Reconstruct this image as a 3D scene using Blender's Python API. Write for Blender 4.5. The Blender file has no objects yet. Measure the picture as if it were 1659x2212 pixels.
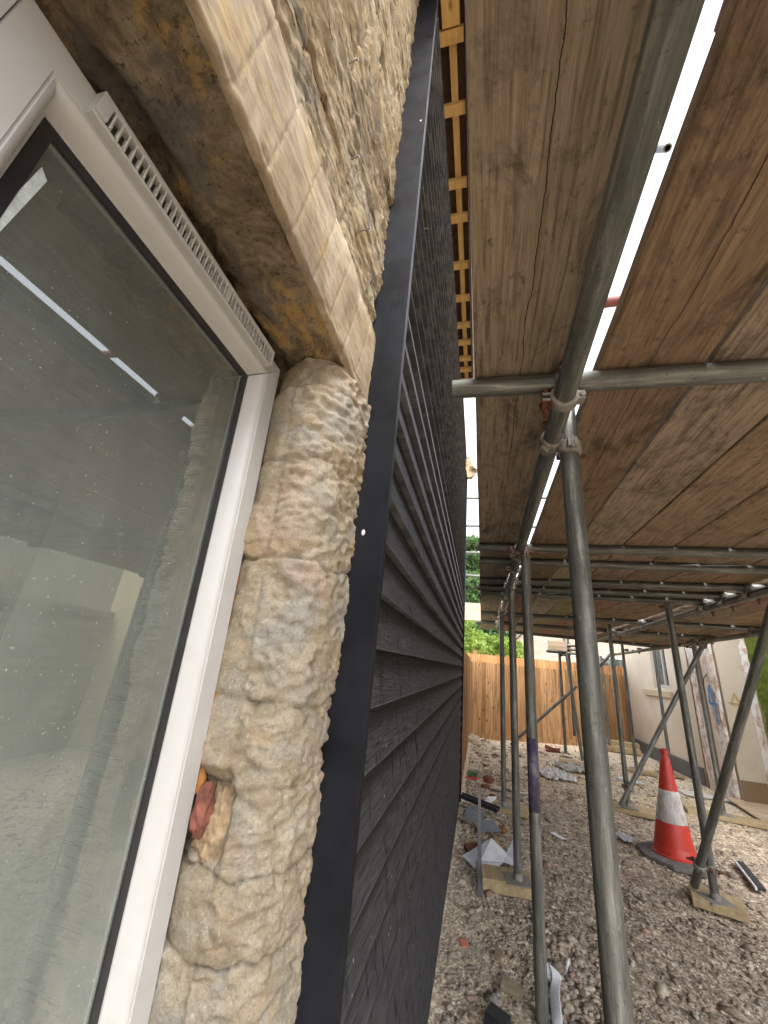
import bpy, bmesh, math, random
import numpy as np
from mathutils import Vector, Matrix, noise
random.seed(7); rng = np.random.default_rng(11)
sc = bpy.context.scene
R = math.radians
# ------------------------------------------------------------------ camera, sky, sun, exposure
cam = bpy.data.cameras.new('camera'); co = bpy.data.objects.new('camera', cam); sc.collection.objects.link(co)
M = ((0.97085996, 0.22042668, 0.0940373), (0.00672628, 0.36717984, -0.93012565), (-0.23955311, 0.90365427, 0.35499755))
right, up, back = Vector(M[0]), -Vector(M[1]), -Vector(M[2])
m4 = Matrix((right, up, back)).transposed().to_4x4()
co.matrix_world = m4
cam.sensor_fit = 'VERTICAL'; cam.sensor_height = 36.0; cam.lens = 36.0 * 838 / 2212
cam.clip_start = 0.01; cam.clip_end = 800
sc.camera = co
W = bpy.data.worlds.new('World'); sc.world = W; W.use_nodes = True
wn = W.node_tree; bg = wn.nodes['Background']
sky = wn.nodes.new('ShaderNodeTexSky'); sky.sky_type = 'NISHITA'; sky.sun_disc = False
SUN_EL, SUN_ROT = R(55), R(142)
sky.sun_elevation = SUN_EL; sky.sun_rotation = SUN_ROT; sky.air_density = 1.0; sky.dust_density = 3.0; sky.ozone_density = 1.0
hs = wn.nodes.new('ShaderNodeHueSaturation'); hs.inputs['Saturation'].default_value = 0.28; hs.inputs['Value'].default_value = 1.25
wn.links.new(sky.outputs[0], hs.inputs['Color']); wn.links.new(hs.outputs[0], bg.inputs['Color'])
bg.inputs['Strength'].default_value = 0.15
sl = bpy.data.lights.new('sun', 'SUN'); sl.energy = 0.5; sl.angle = R(40); sl.color = (1, .96, .9)
so = bpy.data.objects.new('sun', sl); sc.collection.objects.link(so)
sd = Vector((math.sin(SUN_ROT) * math.cos(SUN_EL), math.cos(SUN_ROT) * math.cos(SUN_EL), math.sin(SUN_EL)))
so.rotation_euler = (-sd).to_track_quat('-Z', 'Y').to_euler()
sc.view_settings.view_transform = 'Standard'; sc.view_settings.look = 'None'
sc.view_settings.exposure = 2.12; sc.view_settings.gamma = 1.0
sc.cycles.max_bounces = 8; sc.cycles.diffuse_bounces = 5; sc.cycles.use_denoising = True
sc.cycles.caustics_reflective = False; sc.cycles.caustics_refractive = False
sc.cycles.sample_clamp_indirect = 6

# ------------------------------------------------------------------ helpers
col = sc.collection
def fbm(x, y, z, o=4, H=.9, lac=2.1): return noise.fractal(Vector((x, y, z)), H, lac, o)
def n3(x, y, z): return noise.noise(Vector((x, y, z)))
class MB:
    def __init__(s): s.v = []; s.f = []; s.uv = None; s.mi = []
    def quad(s, a, b, c, d, mi=0):
        n = len(s.v); s.v += [a, b, c, d]; s.f.append((n, n+1, n+2, n+3)); s.mi.append(mi)
    def box(s, x0, x1, y0, y1, z0, z1, mi=0, mat=None):
        n = len(s.v)
        p = [(x0,y0,z0),(x1,y0,z0),(x1,y1,z0),(x0,y1,z0),(x0,y0,z1),(x1,y0,z1),(x1,y1,z1),(x0,y1,z1)]
        if mat is not None: p = [tuple(mat @ Vector(q)) for q in p]
        s.v += p
        for f in ((0,3,2,1),(4,5,6,7),(0,1,5,4),(1,2,6,5),(2,3,7,6),(3,0,4,7)): s.f.append(tuple(n+i for i in f)); s.mi.append(mi)
        return s
    def cyl(s, p0, p1, r0, r1=None, seg=20, inner=None, caps=True, mi=0, rings=1):
        p0 = Vector(p0); p1 = Vector(p1); r1 = r0 if r1 is None else r1
        d = (p1-p0).normalized(); a = d.orthogonal().normalized(); b = d.cross(a)
        n = len(s.v); K = rings+1
        for k in range(K):
            t = k/rings; c = p0.lerp(p1, t); r = r0+(r1-r0)*t
            for i in range(seg):
                th = 2*math.pi*i/seg; s.v.append(tuple(c+(a*math.cos(th)+b*math.sin(th))*r))
        for k in range(K-1):
            for i in range(seg):
                j = (i+1) % seg; o = n+k*seg
                s.f.append((o+i, o+j, o+seg+j, o+seg+i)); s.mi.append(mi)
        if inner:
            m = len(s.v)
            for c in (p0, p1):
                for i in range(seg):
                    th = 2*math.pi*i/seg; s.v.append(tuple(c+(a*math.cos(th)+b*math.sin(th))*inner))
            e = n+(K-1)*seg
            for i in range(seg):
                j = (i+1) % seg
                s.f.append((n+j, n+i, m+i, m+j)); s.f.append((e+i, e+j, m+seg+j, m+seg+i)); s.f.append((m+j, m+i, m+seg+i, m+seg+j)); s.mi += [mi]*3
        elif caps:
            s.f.append(tuple(n+i for i in reversed(range(seg)))); s.f.append(tuple(n+(K-1)*seg+i for i in range(seg))); s.mi += [mi, mi]
        return s
    def path(s, pts, r, seg=8):
        for a, b in zip(pts[:-1], pts[1:]): s.cyl(a, b, r, seg=seg)
        return s
    def grid(s, P, mi=0, closed=False):
        """P: rows of points"""
        n = len(s.v); h = len(P); w = len(P[0])
        for row in P: s.v += [tuple(q) for q in row]
        for i in range(h-1):
            for j in range(w-1 if not closed else w):
                k = (j+1) % w
                s.f.append((n+i*w+j, n+i*w+k, n+(i+1)*w+k, n+(i+1)*w+j)); s.mi.append(mi)
        return s
def root_loc(p):
    l = Vector((0,0,0))
    while p is not None: l = l + p.location; p = p.parent
    return l
def obj(name, mb, mats, parent=None, smooth=False, bevel=0, loc=None, autos=None, segs=2):
    me = bpy.data.meshes.new(name)
    o = bpy.data.objects.new(name, me); col.objects.link(o)
    L = root_loc(parent)
    if loc is not None and parent is None: o.location = loc; L = Vector(loc)
    elif loc is not None: o.location = Vector(loc)-L; L = Vector(loc)
    V = np.array(mb.v, dtype=np.float64).reshape(-1, 3) - np.array(L)
    me.from_pydata(V.tolist(), [], mb.f)
    if not isinstance(mats, (list, tuple)): mats = [mats]
    for m in mats: me.materials.append(m)
    if len(mats) > 1: me.polygons.foreach_set('material_index', mb.mi)
    if mb.uv is not None:
        uvl = me.uv_layers.new(name='UVMap'); li = np.zeros(len(me.loops), dtype=np.int32); me.loops.foreach_get('vertex_index', li)
        uvl.data.foreach_set('uv', np.array(mb.uv, dtype=np.float32)[li].ravel())
    me.update()
    if smooth: me.polygons.foreach_set('use_smooth', [True]*len(me.polygons))
    if autos:
        try: me.polygons.foreach_set('use_smooth', [True]*len(me.polygons)); me.set_sharp_from_angle(angle=R(autos))
        except Exception: pass
    if parent is not None: o.parent = parent
    if bevel:
        b = o.modifiers.new('bevel', 'BEVEL'); b.width = bevel; b.segments = segs; b.limit_method = 'ANGLE'
    return o
def thing(name, label, cat, loc=(0,0,0), group=None):
    o = bpy.data.objects.new(name, None); col.objects.link(o); o.location = loc; o.empty_display_size = .1
    o['label'] = label; o['category'] = cat
    if group: o['group'] = group
    return o
def tag(o, label, cat, group=None, kind=None):
    if label: o['label'] = label
    if cat: o['category'] = cat
    if group: o['group'] = group
    if kind: o['kind'] = kind
    return o

# ---- materials
class MT:
    def __init__(s, name, rough=.8, metallic=0, spec=.5):
        s.m = bpy.data.materials.new(name); s.m.use_nodes = True; s.nt = s.m.node_tree
        s.b = s.nt.nodes['Principled BSDF']; s.set('Roughness', rough); s.set('Metallic', metallic); s.set('Specular IOR Level', spec)
    def set(s, k, v):
        i = s.b.inputs[k]
        if hasattr(v, 'node'): s.nt.links.new(v, i)
        elif isinstance(v, tuple) and len(v) == 3: i.default_value = (*v, 1)
        else: i.default_value = v
        return s
    def n(s, t, ins={}, **props):
        nd = s.nt.nodes.new('ShaderNode'+t)
        for k, v in props.items(): setattr(nd, k, v)
        for k, v in ins.items():
            i = nd.inputs[k]
            if hasattr(v, 'node'): s.nt.links.new(v, i)
            elif isinstance(v, tuple) and len(v) == 3 and i.type == 'RGBA': i.default_value = (*v, 1)
            else: i.default_value = v
        return nd
    def co(s, scale=(1,1,1), src='Object', rnd=0, rot=(0,0,0), loc=(0,0,0)):
        o = s.n('TexCoord').outputs[src]
        if rnd:
            r = s.n('ObjectInfo').outputs['Random']; v = s.n('CombineXYZ', {0: s.math('MULTIPLY', r, rnd), 1: s.math('MULTIPLY', r, rnd*1.7), 2: s.math('MULTIPLY', r, rnd*.6)}).outputs[0]
            o = s.n('VectorMath', {0: o, 1: v}, operation='ADD').outputs[0]
        return s.n('Mapping', {'Vector': o, 'Scale': scale, 'Rotation': rot, 'Location': loc}).outputs[0]
    def math(s, op, a, b=0.0, clamp=False):
        return s.n('Math', {0: a, 1: b}, operation=op, use_clamp=clamp).outputs[0]
    def noise(s, vec, scale, detail=4, rough=.55, dist=0): 
        return s.n('TexNoise', {'Vector': vec, 'Scale': scale, 'Detail': detail, 'Roughness': rough, 'Distortion': dist}).outputs['Fac']
    def vor(s, vec, scale, feature='F1', out='Distance'):
        return s.n('TexVoronoi', {'Vector': vec, 'Scale': scale}, feature=feature).outputs[out]
    def ramp(s, fac, stops, interp='LINEAR'):
        nd = s.n('ValToRGB', {'Fac': fac}); cr = nd.color_ramp; cr.interpolation = interp
        while len(cr.elements) < len(stops): cr.elements.new(.5)
        for e, (p, c) in zip(cr.elements, stops):
            e.position = p; e.color = (*c, 1) if isinstance(c, tuple) else (c, c, c, 1)
        return nd.outputs['Color']
    def mix(s, fac, a, b, mode='MIX'):
        nd = s.nt.nodes.new('ShaderNodeMix'); nd.data_type = 'RGBA'; nd.blend_type = mode; nd.clamp_factor = True
        for i, v in ((0, fac), (6, a), (7, b)):
            if hasattr(v, 'node'): s.nt.links.new(v, nd.inputs[i])
            else: nd.inputs[i].default_value = (*v, 1) if isinstance(v, tuple) else v
        return nd.outputs[2]
    def bump(s, h, strength=.5, dist=.01, prev=None):
        ins = {'Height': h, 'Strength': strength, 'Distance': dist}
        if prev is not None: ins['Normal'] = prev
        return s.n('Bump', ins).outputs['Normal']
    def xyz(s, vec):
        nd = s.n('SeparateXYZ', {0: vec}); return nd.outputs

def m_plain(name, c, rough=.6, metallic=0, var=.15, scale=20, bump=0):
    t = MT(name, rough, metallic); v = t.co(); f = t.noise(v, scale, 5)
    lo = tuple(max(0, x*(1-var)) for x in c); hi = tuple(min(1, x*(1+var)) for x in c)
    t.set('Base Color', t.ramp(f, [(.3, lo), (.7, hi)]))
    if bump: t.set('Normal', t.bump(f, bump, .003))
    return t.m

def m_stone():
    t = MT('jamb_stone', .92, spec=.2); v = t.co()
    big = t.noise(v, 7, 6, .6, .6); mid = t.noise(v, 26, 8, .65, .4); fine = t.noise(v, 230, 8, .78)
    c = t.ramp(mid, [(.22, (.235, .185, .12)), (.42, (.35, .29, .20)), (.6, (.45, .385, .29)), (.8, (.56, .51, .42))])
    c = t.mix(t.ramp(big, [(.48, 0.), (.62, .7)]), c, (.335, .325, .30))
    o = t.ramp(t.noise(t.co(loc=(3, 1, 2)), 10, 6, .6, 1), [(.52, 0.), (.66, .6)])
    c = t.mix(o, c, (.40, .29, .14))
    pk = t.ramp(t.noise(t.co(loc=(7, 3, 5), scale=(1, 1, .45)), 12, 6, .62, .8), [(.54, 0.), (.66, .5)])
    c = t.mix(pk, c, (.47, .33, .26))
    bl = t.ramp(t.noise(t.co(loc=(2, 8, 5)), 9, 9, .75, .5), [(.60, 0.), (.70, .6)])
    c = t.mix(bl, c, (.30, .32, .345))
    dk = t.ramp(t.noise(t.co(loc=(9, 8, 1)), 95, 10, .85, .3), [(.54, 0.), (.62, .6)])
    c = t.mix(dk, c, (.19, .165, .13))
    c = t.mix(t.ramp(fine, [(.3, .75), (.52, 0.)]), c, (.17, .135, .095)); c = t.mix(t.ramp(t.noise(t.co(loc=(4, 1, 6)), 170, 8, .8), [(.56, 0.), (.66, .55)]), c, (.70, .66, .57))
    t.set('Base Color', c)
    b = t.bump(mid, .12, .003); b = t.bump(t.noise(t.co(scale=(1, 1, 1.3)), 140, 10, .84, .4), 1., .0026, b); b = t.bump(t.noise(v, 300, 8, .8), .9, .002, b)
    t.set('Normal', b); return t.m
def m_lintel():
    t = MT('lintel_stone', .9, spec=.2); v = t.co()
    st = t.noise(t.co(scale=(1, 2.2, 16)), 12, 7, .7, .35)
    big = t.noise(v, 9, 6, .65, .8)
    c = t.ramp(big, [(.32, (.19, .14, .085)), (.48, (.29, .225, .145)), (.62, (.375, .31, .215))])
    c = t.mix(t.ramp(t.noise(t.co(loc=(4, 4, 1), scale=(1, .6, 1)), 14, 7, .7, .4), [(.55, 0.), (.72, .55)]), c, (.25, .225, .20))
    c = t.mix(t.ramp(t.noise(t.co(loc=(1, 5, 1)), 18, 7, .6, .4), [(.56, 0.), (.72, .6)]), c, (.42, .29, .11))
    c = t.mix(t.ramp(st, [(.36, .6), (.47, 0.)]), c, (.18, .135, .085))
    c = t.mix(t.ramp(t.noise(v, 120, 6, .8), [(.6, 0.), (.72, .5)]), c, (.20, .16, .12))
    t.set('Base Color', c)
    b = t.bump(st, .35, .0035); b = t.bump(t.noise(v, 120, 9, .8), .6, .0025, b); t.set('Normal', b); return t.m
def m_soffit():
    t = MT('soot_stained_soffit', .95, spec=.1); v = t.co()
    a = t.noise(v, 15, 10, .76, .8)
    c = t.ramp(a, [(.32, (.075, .054, .034)), (.48, (.21, .16, .105)), (.58, (.33, .26, .175)), (.72, (.48, .385, .25))])
    c = t.mix(t.ramp(t.noise(t.co(loc=(5, 2, 8), scale=(1, .7, 1)), 10, 10, .7, .5), [(.53, 0.), (.58, .85)]), c, (.46, .30, .11))
    c = t.mix(t.ramp(t.noise(t.co(loc=(1, 7, 3), scale=(1, .55, 1)), 8, 8, .7, .5), [(.5, 0.), (.56, .75)]), c, (.15, .14, .13))
    c = t.mix(t.ramp(t.noise(v, 130, 9, .85), [(.55, 0.), (.62, .85)]), c, (.02, .016, .012))
    t.set('Base Color', c)
    b = t.bump(a, .9, .012); b = t.bump(t.noise(v, 70, 8, .8), .9, .005, b); t.set('Normal', b); return t.m
def m_rubble():
    t = MT('rubble_stone', .93, spec=.15)
    st = t.noise(t.co(scale=(1, 1.2, 13)), 13, 10, .74, .6); v = t.co(); big = t.noise(t.co(scale=(1, .8, 1.6)), 6, 7, .65, .6)
    c = t.ramp(big, [(.3, (.32, .22, .11)), (.48, (.45, .34, .20)), (.6, (.54, .445, .29)), (.75, (.62, .55, .41))])
    c = t.mix(t.ramp(t.noise(t.co(loc=(1, 5, 1), scale=(1, .6, 1.5)), 7, 8, .65, .6), [(.53, 0.), (.66, .75)]), c, (.22, .19, .17))
    c = t.mix(t.ramp(st, [(.38, .95), (.47, 0.)]), c, (.05, .033, .02))
    c = t.mix(t.ramp(t.noise(v, 45, 9, .8, .4), [(.58, 0.), (.7, .75)]), c, (.11, .095, .085))
    t.set('Base Color', c)
    b = t.bump(st, .9, .014); b = t.bump(t.noise(t.co(scale=(1, 1.5, 6)), 60, 10, .82), 1., .007, b); t.set('Normal', b); return t.m
def m_mortar():
    t = MT('old_mortar', .95, spec=.1); v = t.co()
    t.set('Base Color', t.ramp(t.noise(v, 30, 8, .7), [(.3, (.10, .065, .035)), (.5, (.23, .155, .085)), (.7, (.42, .30, .17))]))
    t.set('Normal', t.bump(t.noise(v, 60, 8, .8), 1, .01)); return t.m
def m_blackwood():
    t = MT('black_timber', .8, spec=.16); u = t.co(src='UV', scale=(1, 1, 1))
    g = t.n('TexNoise', {'Vector': t.co(src='UV', scale=(3.5, 60, 1)), 'Scale': 3.2, 'Detail': 8, 'Roughness': .6, 'Distortion': .5}).outputs['Fac']
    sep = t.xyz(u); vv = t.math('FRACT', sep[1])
    st = t.noise(t.co(src='UV', scale=(34, .55, 1)), 1, 5, .8)
    c = t.ramp(g, [(.38, (.004, .004, .005)), (.48, (.045, .046, .050)), (.60, (.14, .142, .15))])
    brown = t.ramp(t.math('ADD', vv, t.math('MULTIPLY', t.math('SUBTRACT', g, .5), .35)), [(.50, 0.), (.70, .8)])  # brown upper lap, also darkened to paint shade under the board above
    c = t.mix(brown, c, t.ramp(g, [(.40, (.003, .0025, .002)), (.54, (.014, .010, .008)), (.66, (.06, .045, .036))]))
    c = t.mix(t.ramp(st, [(.56, 0.), (.63, .85)]), c, (.004, .004, .006))
    # pale lip line paints caught light; then efflorescence / dust patches of their own shape
    c = t.mix(t.ramp(vv, [(.03, .4), (.05, 0.)]), c, (.16, .16, .165))
    d = t.noise(t.co(src='UV', scale=(2.2, 1.3, 1), loc=(3, 1, 0)), 2, 9, .85, .3)
    c = t.mix(t.ramp(d, [(.64, 0.), (.72, .6)]), c, (.33, .32, .29))
    sp = t.vor(t.co(src='UV', scale=(1, .095, 1)), 26); c = t.mix(t.ramp(sp, [(.05, .9), (.07, 0.)]), c, (.4, .4, .4))
    t.set('Base Color', c); t.set('Roughness', t.ramp(g, [(.3, .62), (.7, .9)]))
    t.set('Normal', t.bump(g, .8, .003)); return t.m
def m_trim():
    t = MT('black_satin_board', .5, spec=.17); v = t.co()
    g = t.noise(t.co(scale=(120, 120, 7)), 1.2, 6, .6); b = t.noise(v, 10, 6, .65)
    c = t.ramp(b, [(.35, (.004, .0045, .007)), (.7, (.011, .0125, .017))])
    c = t.mix(t.ramp(t.noise(t.co(loc=(2, 2, 2), scale=(2, 2, 1)), 22, 8, .8), [(.66, 0.), (.78, .25)]), c, (.25, .25, .27))
    sp = t.vor(t.co(scale=(1, .1, .6)), 13); c = t.mix(t.ramp(sp, [(.045, 1.), (.06, 0.)]), c, (.75, .75, .75))
    t.set('Base Color', c); t.set('Roughness', t.ramp(b, [(.3, .42), (.7, .62)]))
    t.set('Normal', t.bump(g, .35, .0008)); return t.m
def m_upvc():
    t = MT('white_upvc', .34, spec=.5); v = t.co(); f = t.noise(v, 26, 7, .7)
    t.set('Base Color', t.mix(t.ramp(f, [(.5, 0.), (.8, .4)]), (.45, .448, .44), (.34, .315, .28)))
    t.set('Normal', t.bump(t.noise(v, 900, 2), .08, .0002)); return t.m
def m_board():
    t = MT('scaffold_board_timber', .85, spec=.15); v = t.co(rnd=37)
    lc = t.co(); sx = t.xyz(lc)
    g = t.noise(t.co(scale=(60, 3.2, 60), rnd=37), 1.9, 10, .74, .9); fine = t.noise(t.co(scale=(90, 5, 90), rnd=37), 1.2, 5, .6, .5)
    oc = t.n('ObjectInfo').outputs['Color']
    c = t.mix(t.ramp(g, [(.32, 0.), (.68, 1.)]), t.mix(1., oc, (.56, .52, .48), 'MULTIPLY'), t.mix(1., oc, (1.12, 1.10, 1.07), 'MULTIPLY'))
    c = t.mix(t.ramp(fine, [(.35, .5), (.5, 0.)]), c, (.05, .035, .022))
    mo = t.noise(t.co(scale=(1, .55, 1), rnd=37), 6.5, 12, .80, .5); c = t.mix(t.ramp(mo, [(.50, 0.), (.62, .62)]), c, (.035, .030, .024))
    sp = t.noise(t.co(scale=(1, .8, 1), rnd=21), 34, 8, .8); c = t.mix(t.ramp(sp, [(.57, 0.), (.65, .6)]), c, (.035, .027, .02))
    wm = t.noise(t.co(scale=(1.3, .6, 1), rnd=53), 4.2, 9, .82, .3); c = t.mix(t.ramp(wm, [(.60, 0.), (.67, .5)]), c, (.42, .37, .30))
    kn = t.vor(t.co(scale=(1, .55, .001), rnd=29), 3.3); c = t.mix(t.ramp(kn, [(.06, .8), (.10, 0.)]), c, (.05, .028, .014))
    # one long drying crack down each board
    wv = t.math('SUBTRACT', sx[0], t.math('MULTIPLY', t.math('SUBTRACT', t.noise(t.co(scale=(.001, 1, .001), rnd=11), 2.2, 6, .65), .46), .045))
    cr = t.math('ABSOLUTE', wv); cb = t.ramp(t.math('MULTIPLY', cr, 100.), [(.0, 1.), (.05, 1.), (.11, 0.)])
    c = t.mix(cb, c, (.008, .006, .004))
    t.set('Base Color', c)
    b = t.bump(g, .5, .004); b = t.bump(fine, .5, .0016, b); b = t.bump(cb, -1., .004, b); t.set('Normal', b); return t.m
def m_timber(name, a, b_, sc_=(30, 2, 30), rough=.75):
    t = MT(name, rough, spec=.2); g = t.noise(t.co(scale=sc_, rnd=9), 1.3, 7, .6, .8); v = t.co(rnd=9)
    c = t.mix(t.ramp(g, [(.35, 0.), (.65, 1.)]), a, b_)
    c = t.mix(t.ramp(t.noise(v, 8, 8, .7), [(.5, 0.), (.75, .5)]), c, tuple(x*.55 for x in a))
    k = t.vor(t.co(scale=(1, .6, 1), rnd=9), 9); c = t.mix(t.ramp(k, [(.07, .8), (.11, 0.)]), c, tuple(x*.35 for x in a))
    t.set('Base Color', c); t.set('Normal', t.bump(g, .4, .002)); return t.m
def m_galv():
    t = MT('galvanised_steel', .5, .55, .5); v = t.co(rnd=31)
    big = t.noise(v, 5, 8, .7, .5); st = t.noise(t.co(scale=(40, 40, 3), rnd=31), 1.5, 6, .7, .6); sp = t.noise(v, 90, 7, .8)
    c = t.ramp(st, [(.30, (.075, .08, .073)), (.5, (.145, .15, .138)), (.68, (.29, .295, .275))])
    c = t.mix(t.ramp(big, [(.5, 0.), (.7, .6)]), c, (.08, .085, .075))
    c = t.mix(t.ramp(sp, [(.57, 0.), (.66, .7)]), c, (.055, .045, .035))
    c = t.mix(t.ramp(t.noise(t.co(scale=(3, 3, 1), rnd=7), 14, 8, .8), [(.60, 0.), (.67, .55)]), c, (.46, .46, .43))
    c = t.mix(t.ramp(t.noise(t.co(rnd=13), 6, 9, .8), [(.64, 0.), (.70, .6)]), c, (.16, .085, .045))
    t.set('Base Color', c); t.set('Roughness', t.ramp(big, [(.3, .42), (.7, .68)]))
    t.set('Normal', t.bump(sp, .25, .0008)); return t.m
def m_rust(name='rusty_steel', a=(.10, .035, .02), b_=(.30, .26, .22), mid=.5):
    t = MT(name, .7, .35); v = t.co(rnd=5); f = t.noise(v, 60, 8, .75)
    t.set('Base Color', t.ramp(f, [(mid-.08, b_), (mid+.06, a)])); t.set('Normal', t.bump(f, .5, .001)); return t.m
def m_ground():
    t = MT('rubble_ground', .95, spec=.15); v = t.co(); P = t.xyz(v)
    a = t.noise(v, 22, 10, .75, .4); b_ = t.noise(v, 3.2, 7, .6, .4); p = t.vor(v, 95, out='Color'); pd = t.vor(v, 95)
    brown = t.ramp(a, [(.34, (.12, .093, .07)), (.5, (.36, .295, .225)), (.64, (.62, .535, .43))])
    sand = t.ramp(a, [(.3, (.30, .235, .165)), (.5, (.53, .445, .335)), (.7, (.70, .62, .50))])
    # pale sandy strip along the wall, bare fence-end sand painted brighter for daylight there
    edge = t.math('ADD', t.math('MULTIPLY', t.math('SUBTRACT', b_, .5), .5), P[0])
    near = t.math('MULTIPLY', t.ramp(edge, [(.16, 1.), (.42, 0.)]), t.ramp(P[1], [(0.0, 1.), (1., 1.)]))
    far = t.ramp(t.math('MULTIPLY', t.math('ADD', P[1], t.math('MULTIPLY', b_, 1.6)), .1), [(.60, 0.), (.74, 1.)])
    c = t.mix(near, brown, sand); c = t.mix(far, c, t.ramp(a, [(.3, (.42, .34, .24)), (.5, (.58, .49, .37)), (.7, (.70, .62, .51))]))
    yl = t.math('MULTIPLY', far, t.ramp(b_, [(.5, 0.), (.62, .5)])); c = t.mix(yl, c, (.50, .34, .15))
    pb = t.n('RGBToBW', {0: p}).outputs[0]; c = t.mix(.75, c, t.mix(1., c, t.ramp(pb, [(.2, .25), (.5, .5), (.8, .9)]), 'OVERLAY'))
    c = t.mix(t.ramp(t.noise(v, 130, 6, .8), [(.58, 0.), (.68, .6)]), c, (.05, .038, .03))
    t.set('Base Color', c)
    n = t.bump(pd, -.6, .006); n = t.bump(a, .8, .02, n); t.set('Normal', n); return t.m
def m_pebble():
    t = MT('gravel_stone', .9, spec=.2); r = t.n('NewGeometry').outputs['Random Per Island']; v = t.co()
    c = t.ramp(r, [(0., (.17, .13, .10)), (.2, (.33, .27, .21)), (.4, (.43, .355, .275)), (.55, (.56, .48, .38)), (.7, (.31, .29, .265)), (.9, (.36, .255, .195)), (1., (.66, .60, .50))])
    c = t.mix(t.ramp(t.noise(v, 80, 6, .7), [(.35, .5), (.6, 0.)]), c, (.07, .05, .04))
    t.set('Base Color', c); t.set('Normal', t.bump(t.noise(v, 120, 6, .7), .5, .003)); return t.m
def m_fence(name, a, b_):
    t = MT(name, .8, spec=.15); r = t.n('NewGeometry').outputs['Random Per Island']
    rv = t.n('CombineXYZ', {0: t.math('MULTIPLY', r, 31.), 1: t.math('MULTIPLY', r, 17.), 2: t.math('MULTIPLY', r, 53.)}).outputs[0]
    v = t.n('VectorMath', {0: t.n('TexCoord').outputs['Object'], 1: rv}, operation='ADD').outputs[0]
    vg = t.n('Mapping', {'Vector': v, 'Scale': (30, 30, 1.4)}).outputs[0]
    g = t.noise(vg, 1.2, 7, .65, .8)
    base = t.mix(r, a, b_)
    c = t.mix(t.ramp(g, [(.38, .75), (.56, 0.)]), base, tuple(x*.35 for x in a))
    k = t.vor(t.n('Mapping', {'Vector': v, 'Scale': (1, 1, .7)}).outputs[0], 8); c = t.mix(t.ramp(k, [(.10, .85), (.15, 0.)]), c, (.13, .045, .012))
    t.set('Base Color', c); t.set('Normal', t.bump(g, .4, .003)); return t.m
def m_render(name='cream_render', base=(.66, .59, .47)):
    t = MT(name, .92, spec=.15); v = t.co(); a = t.noise(v, 160, 4, .6); b_ = t.noise(v, 1.6, 7, .65, .3)
    c = t.mix(t.ramp(b_, [(.45, 0.), (.7, .55)]), base, tuple(x*f for x, f in zip(base, (.74, .68, .60))))
    c = t.mix(t.ramp(t.noise(t.co(scale=(1, 1, .5)), 5, 9, .8), [(.6, 0.), (.72, .35)]), c, (.25, .21, .16))
    t.set('Base Color', c); t.set('Normal', t.bump(a, .5, .006)); return t.m
def m_peel():
    t = MT('peeled_render', .95, spec=.1); v = t.co(); a = t.noise(t.co(scale=(1, 1, .55)), 9, 9, .8, .6)
    c = t.ramp(a, [(.36, (.40, .25, .18)), (.46, (.55, .40, .31)), (.52, (.70, .66, .60)), (.62, (.78, .76, .72))], 'LINEAR')
    c = t.mix(t.ramp(t.noise(v, 24, 9, .85), [(.58, 0.), (.66, .65)]), c, (.28, .19, .14))
    t.set('Base Color', c); t.set('Normal', t.bump(a, .8, .02)); return t.m
def m_moss():
    t = MT('mossy_render', .95, spec=.1); v = t.co(); P = t.xyz(t.co()); a = t.math('ADD', t.math('ABSOLUTE', t.math('ADD', P[1], 1.98)), t.math('MULTIPLY', t.noise(t.co(scale=(1, 1, .5)), 2.6, 8, .65, .6), .5))
    c = t.mix(t.ramp(a, [(.50, 1.), (.60, 0.)]), (.50, .43, .28), t.ramp(t.noise(v, 22, 8, .8), [(.35, (.055, .075, .012)), (.55, (.14, .19, .03)), (.7, (.27, .31, .07))]))
    t.set('Base Color', c); t.set('Normal', t.bump(t.noise(v, 35, 8, .8), .8, .02)); return t.m
def m_brick(name, c1, c2, mort, sw=(1, 1, 1), axes='XZ', scale=1.0, bw=.225, rh=.075):
    t = MT(name, .9, spec=.15); P = t.xyz(t.co()); a = {'X': P[0], 'Y': P[1], 'Z': P[2]}
    vec = t.n('CombineXYZ', {0: a[axes[0]], 1: a[axes[1]], 2: 0.0}).outputs[0]
    br = t.n('TexBrick', {'Vector': vec, 'Color1': c1, 'Color2': c2, 'Mortar': mort, 'Scale': scale, 'Mortar Size': .006*(bw/.225), 'Brick Width': bw, 'Row Height': rh, 'Mortar Smooth': .2, 'Bias': 0.0})
    c = t.mix(t.ramp(t.noise(t.co(), 30, 6, .7), [(.5, 0.), (.7, .4)]), br.outputs['Color'], tuple(x*.6 for x in c1))
    t.set('Base Color', c); t.set('Normal', t.bump(br.outputs['Fac'], -.6, .01)); return t.m
def m_leaf(name, a, b_):
    t = MT(name, .6, spec=.3); r = t.n('NewGeometry').outputs['Random Per Island']
    t.set('Base Color', t.mix(r, a, b_)); t.set('Transmission Weight', 0.0)
    tr = t.n('BsdfTranslucent', {'Color': tuple(min(1, x*1.5) for x in b_)}).outputs[0]
    mx = t.n('MixShader', {0: .3}); t.nt.links.new(t.b.outputs[0], mx.inputs[1]); t.nt.links.new(tr, mx.inputs[2])
    t.nt.links.new(mx.outputs[0], t.nt.nodes['Material Output'].inputs['Surface']); return t.m
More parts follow.
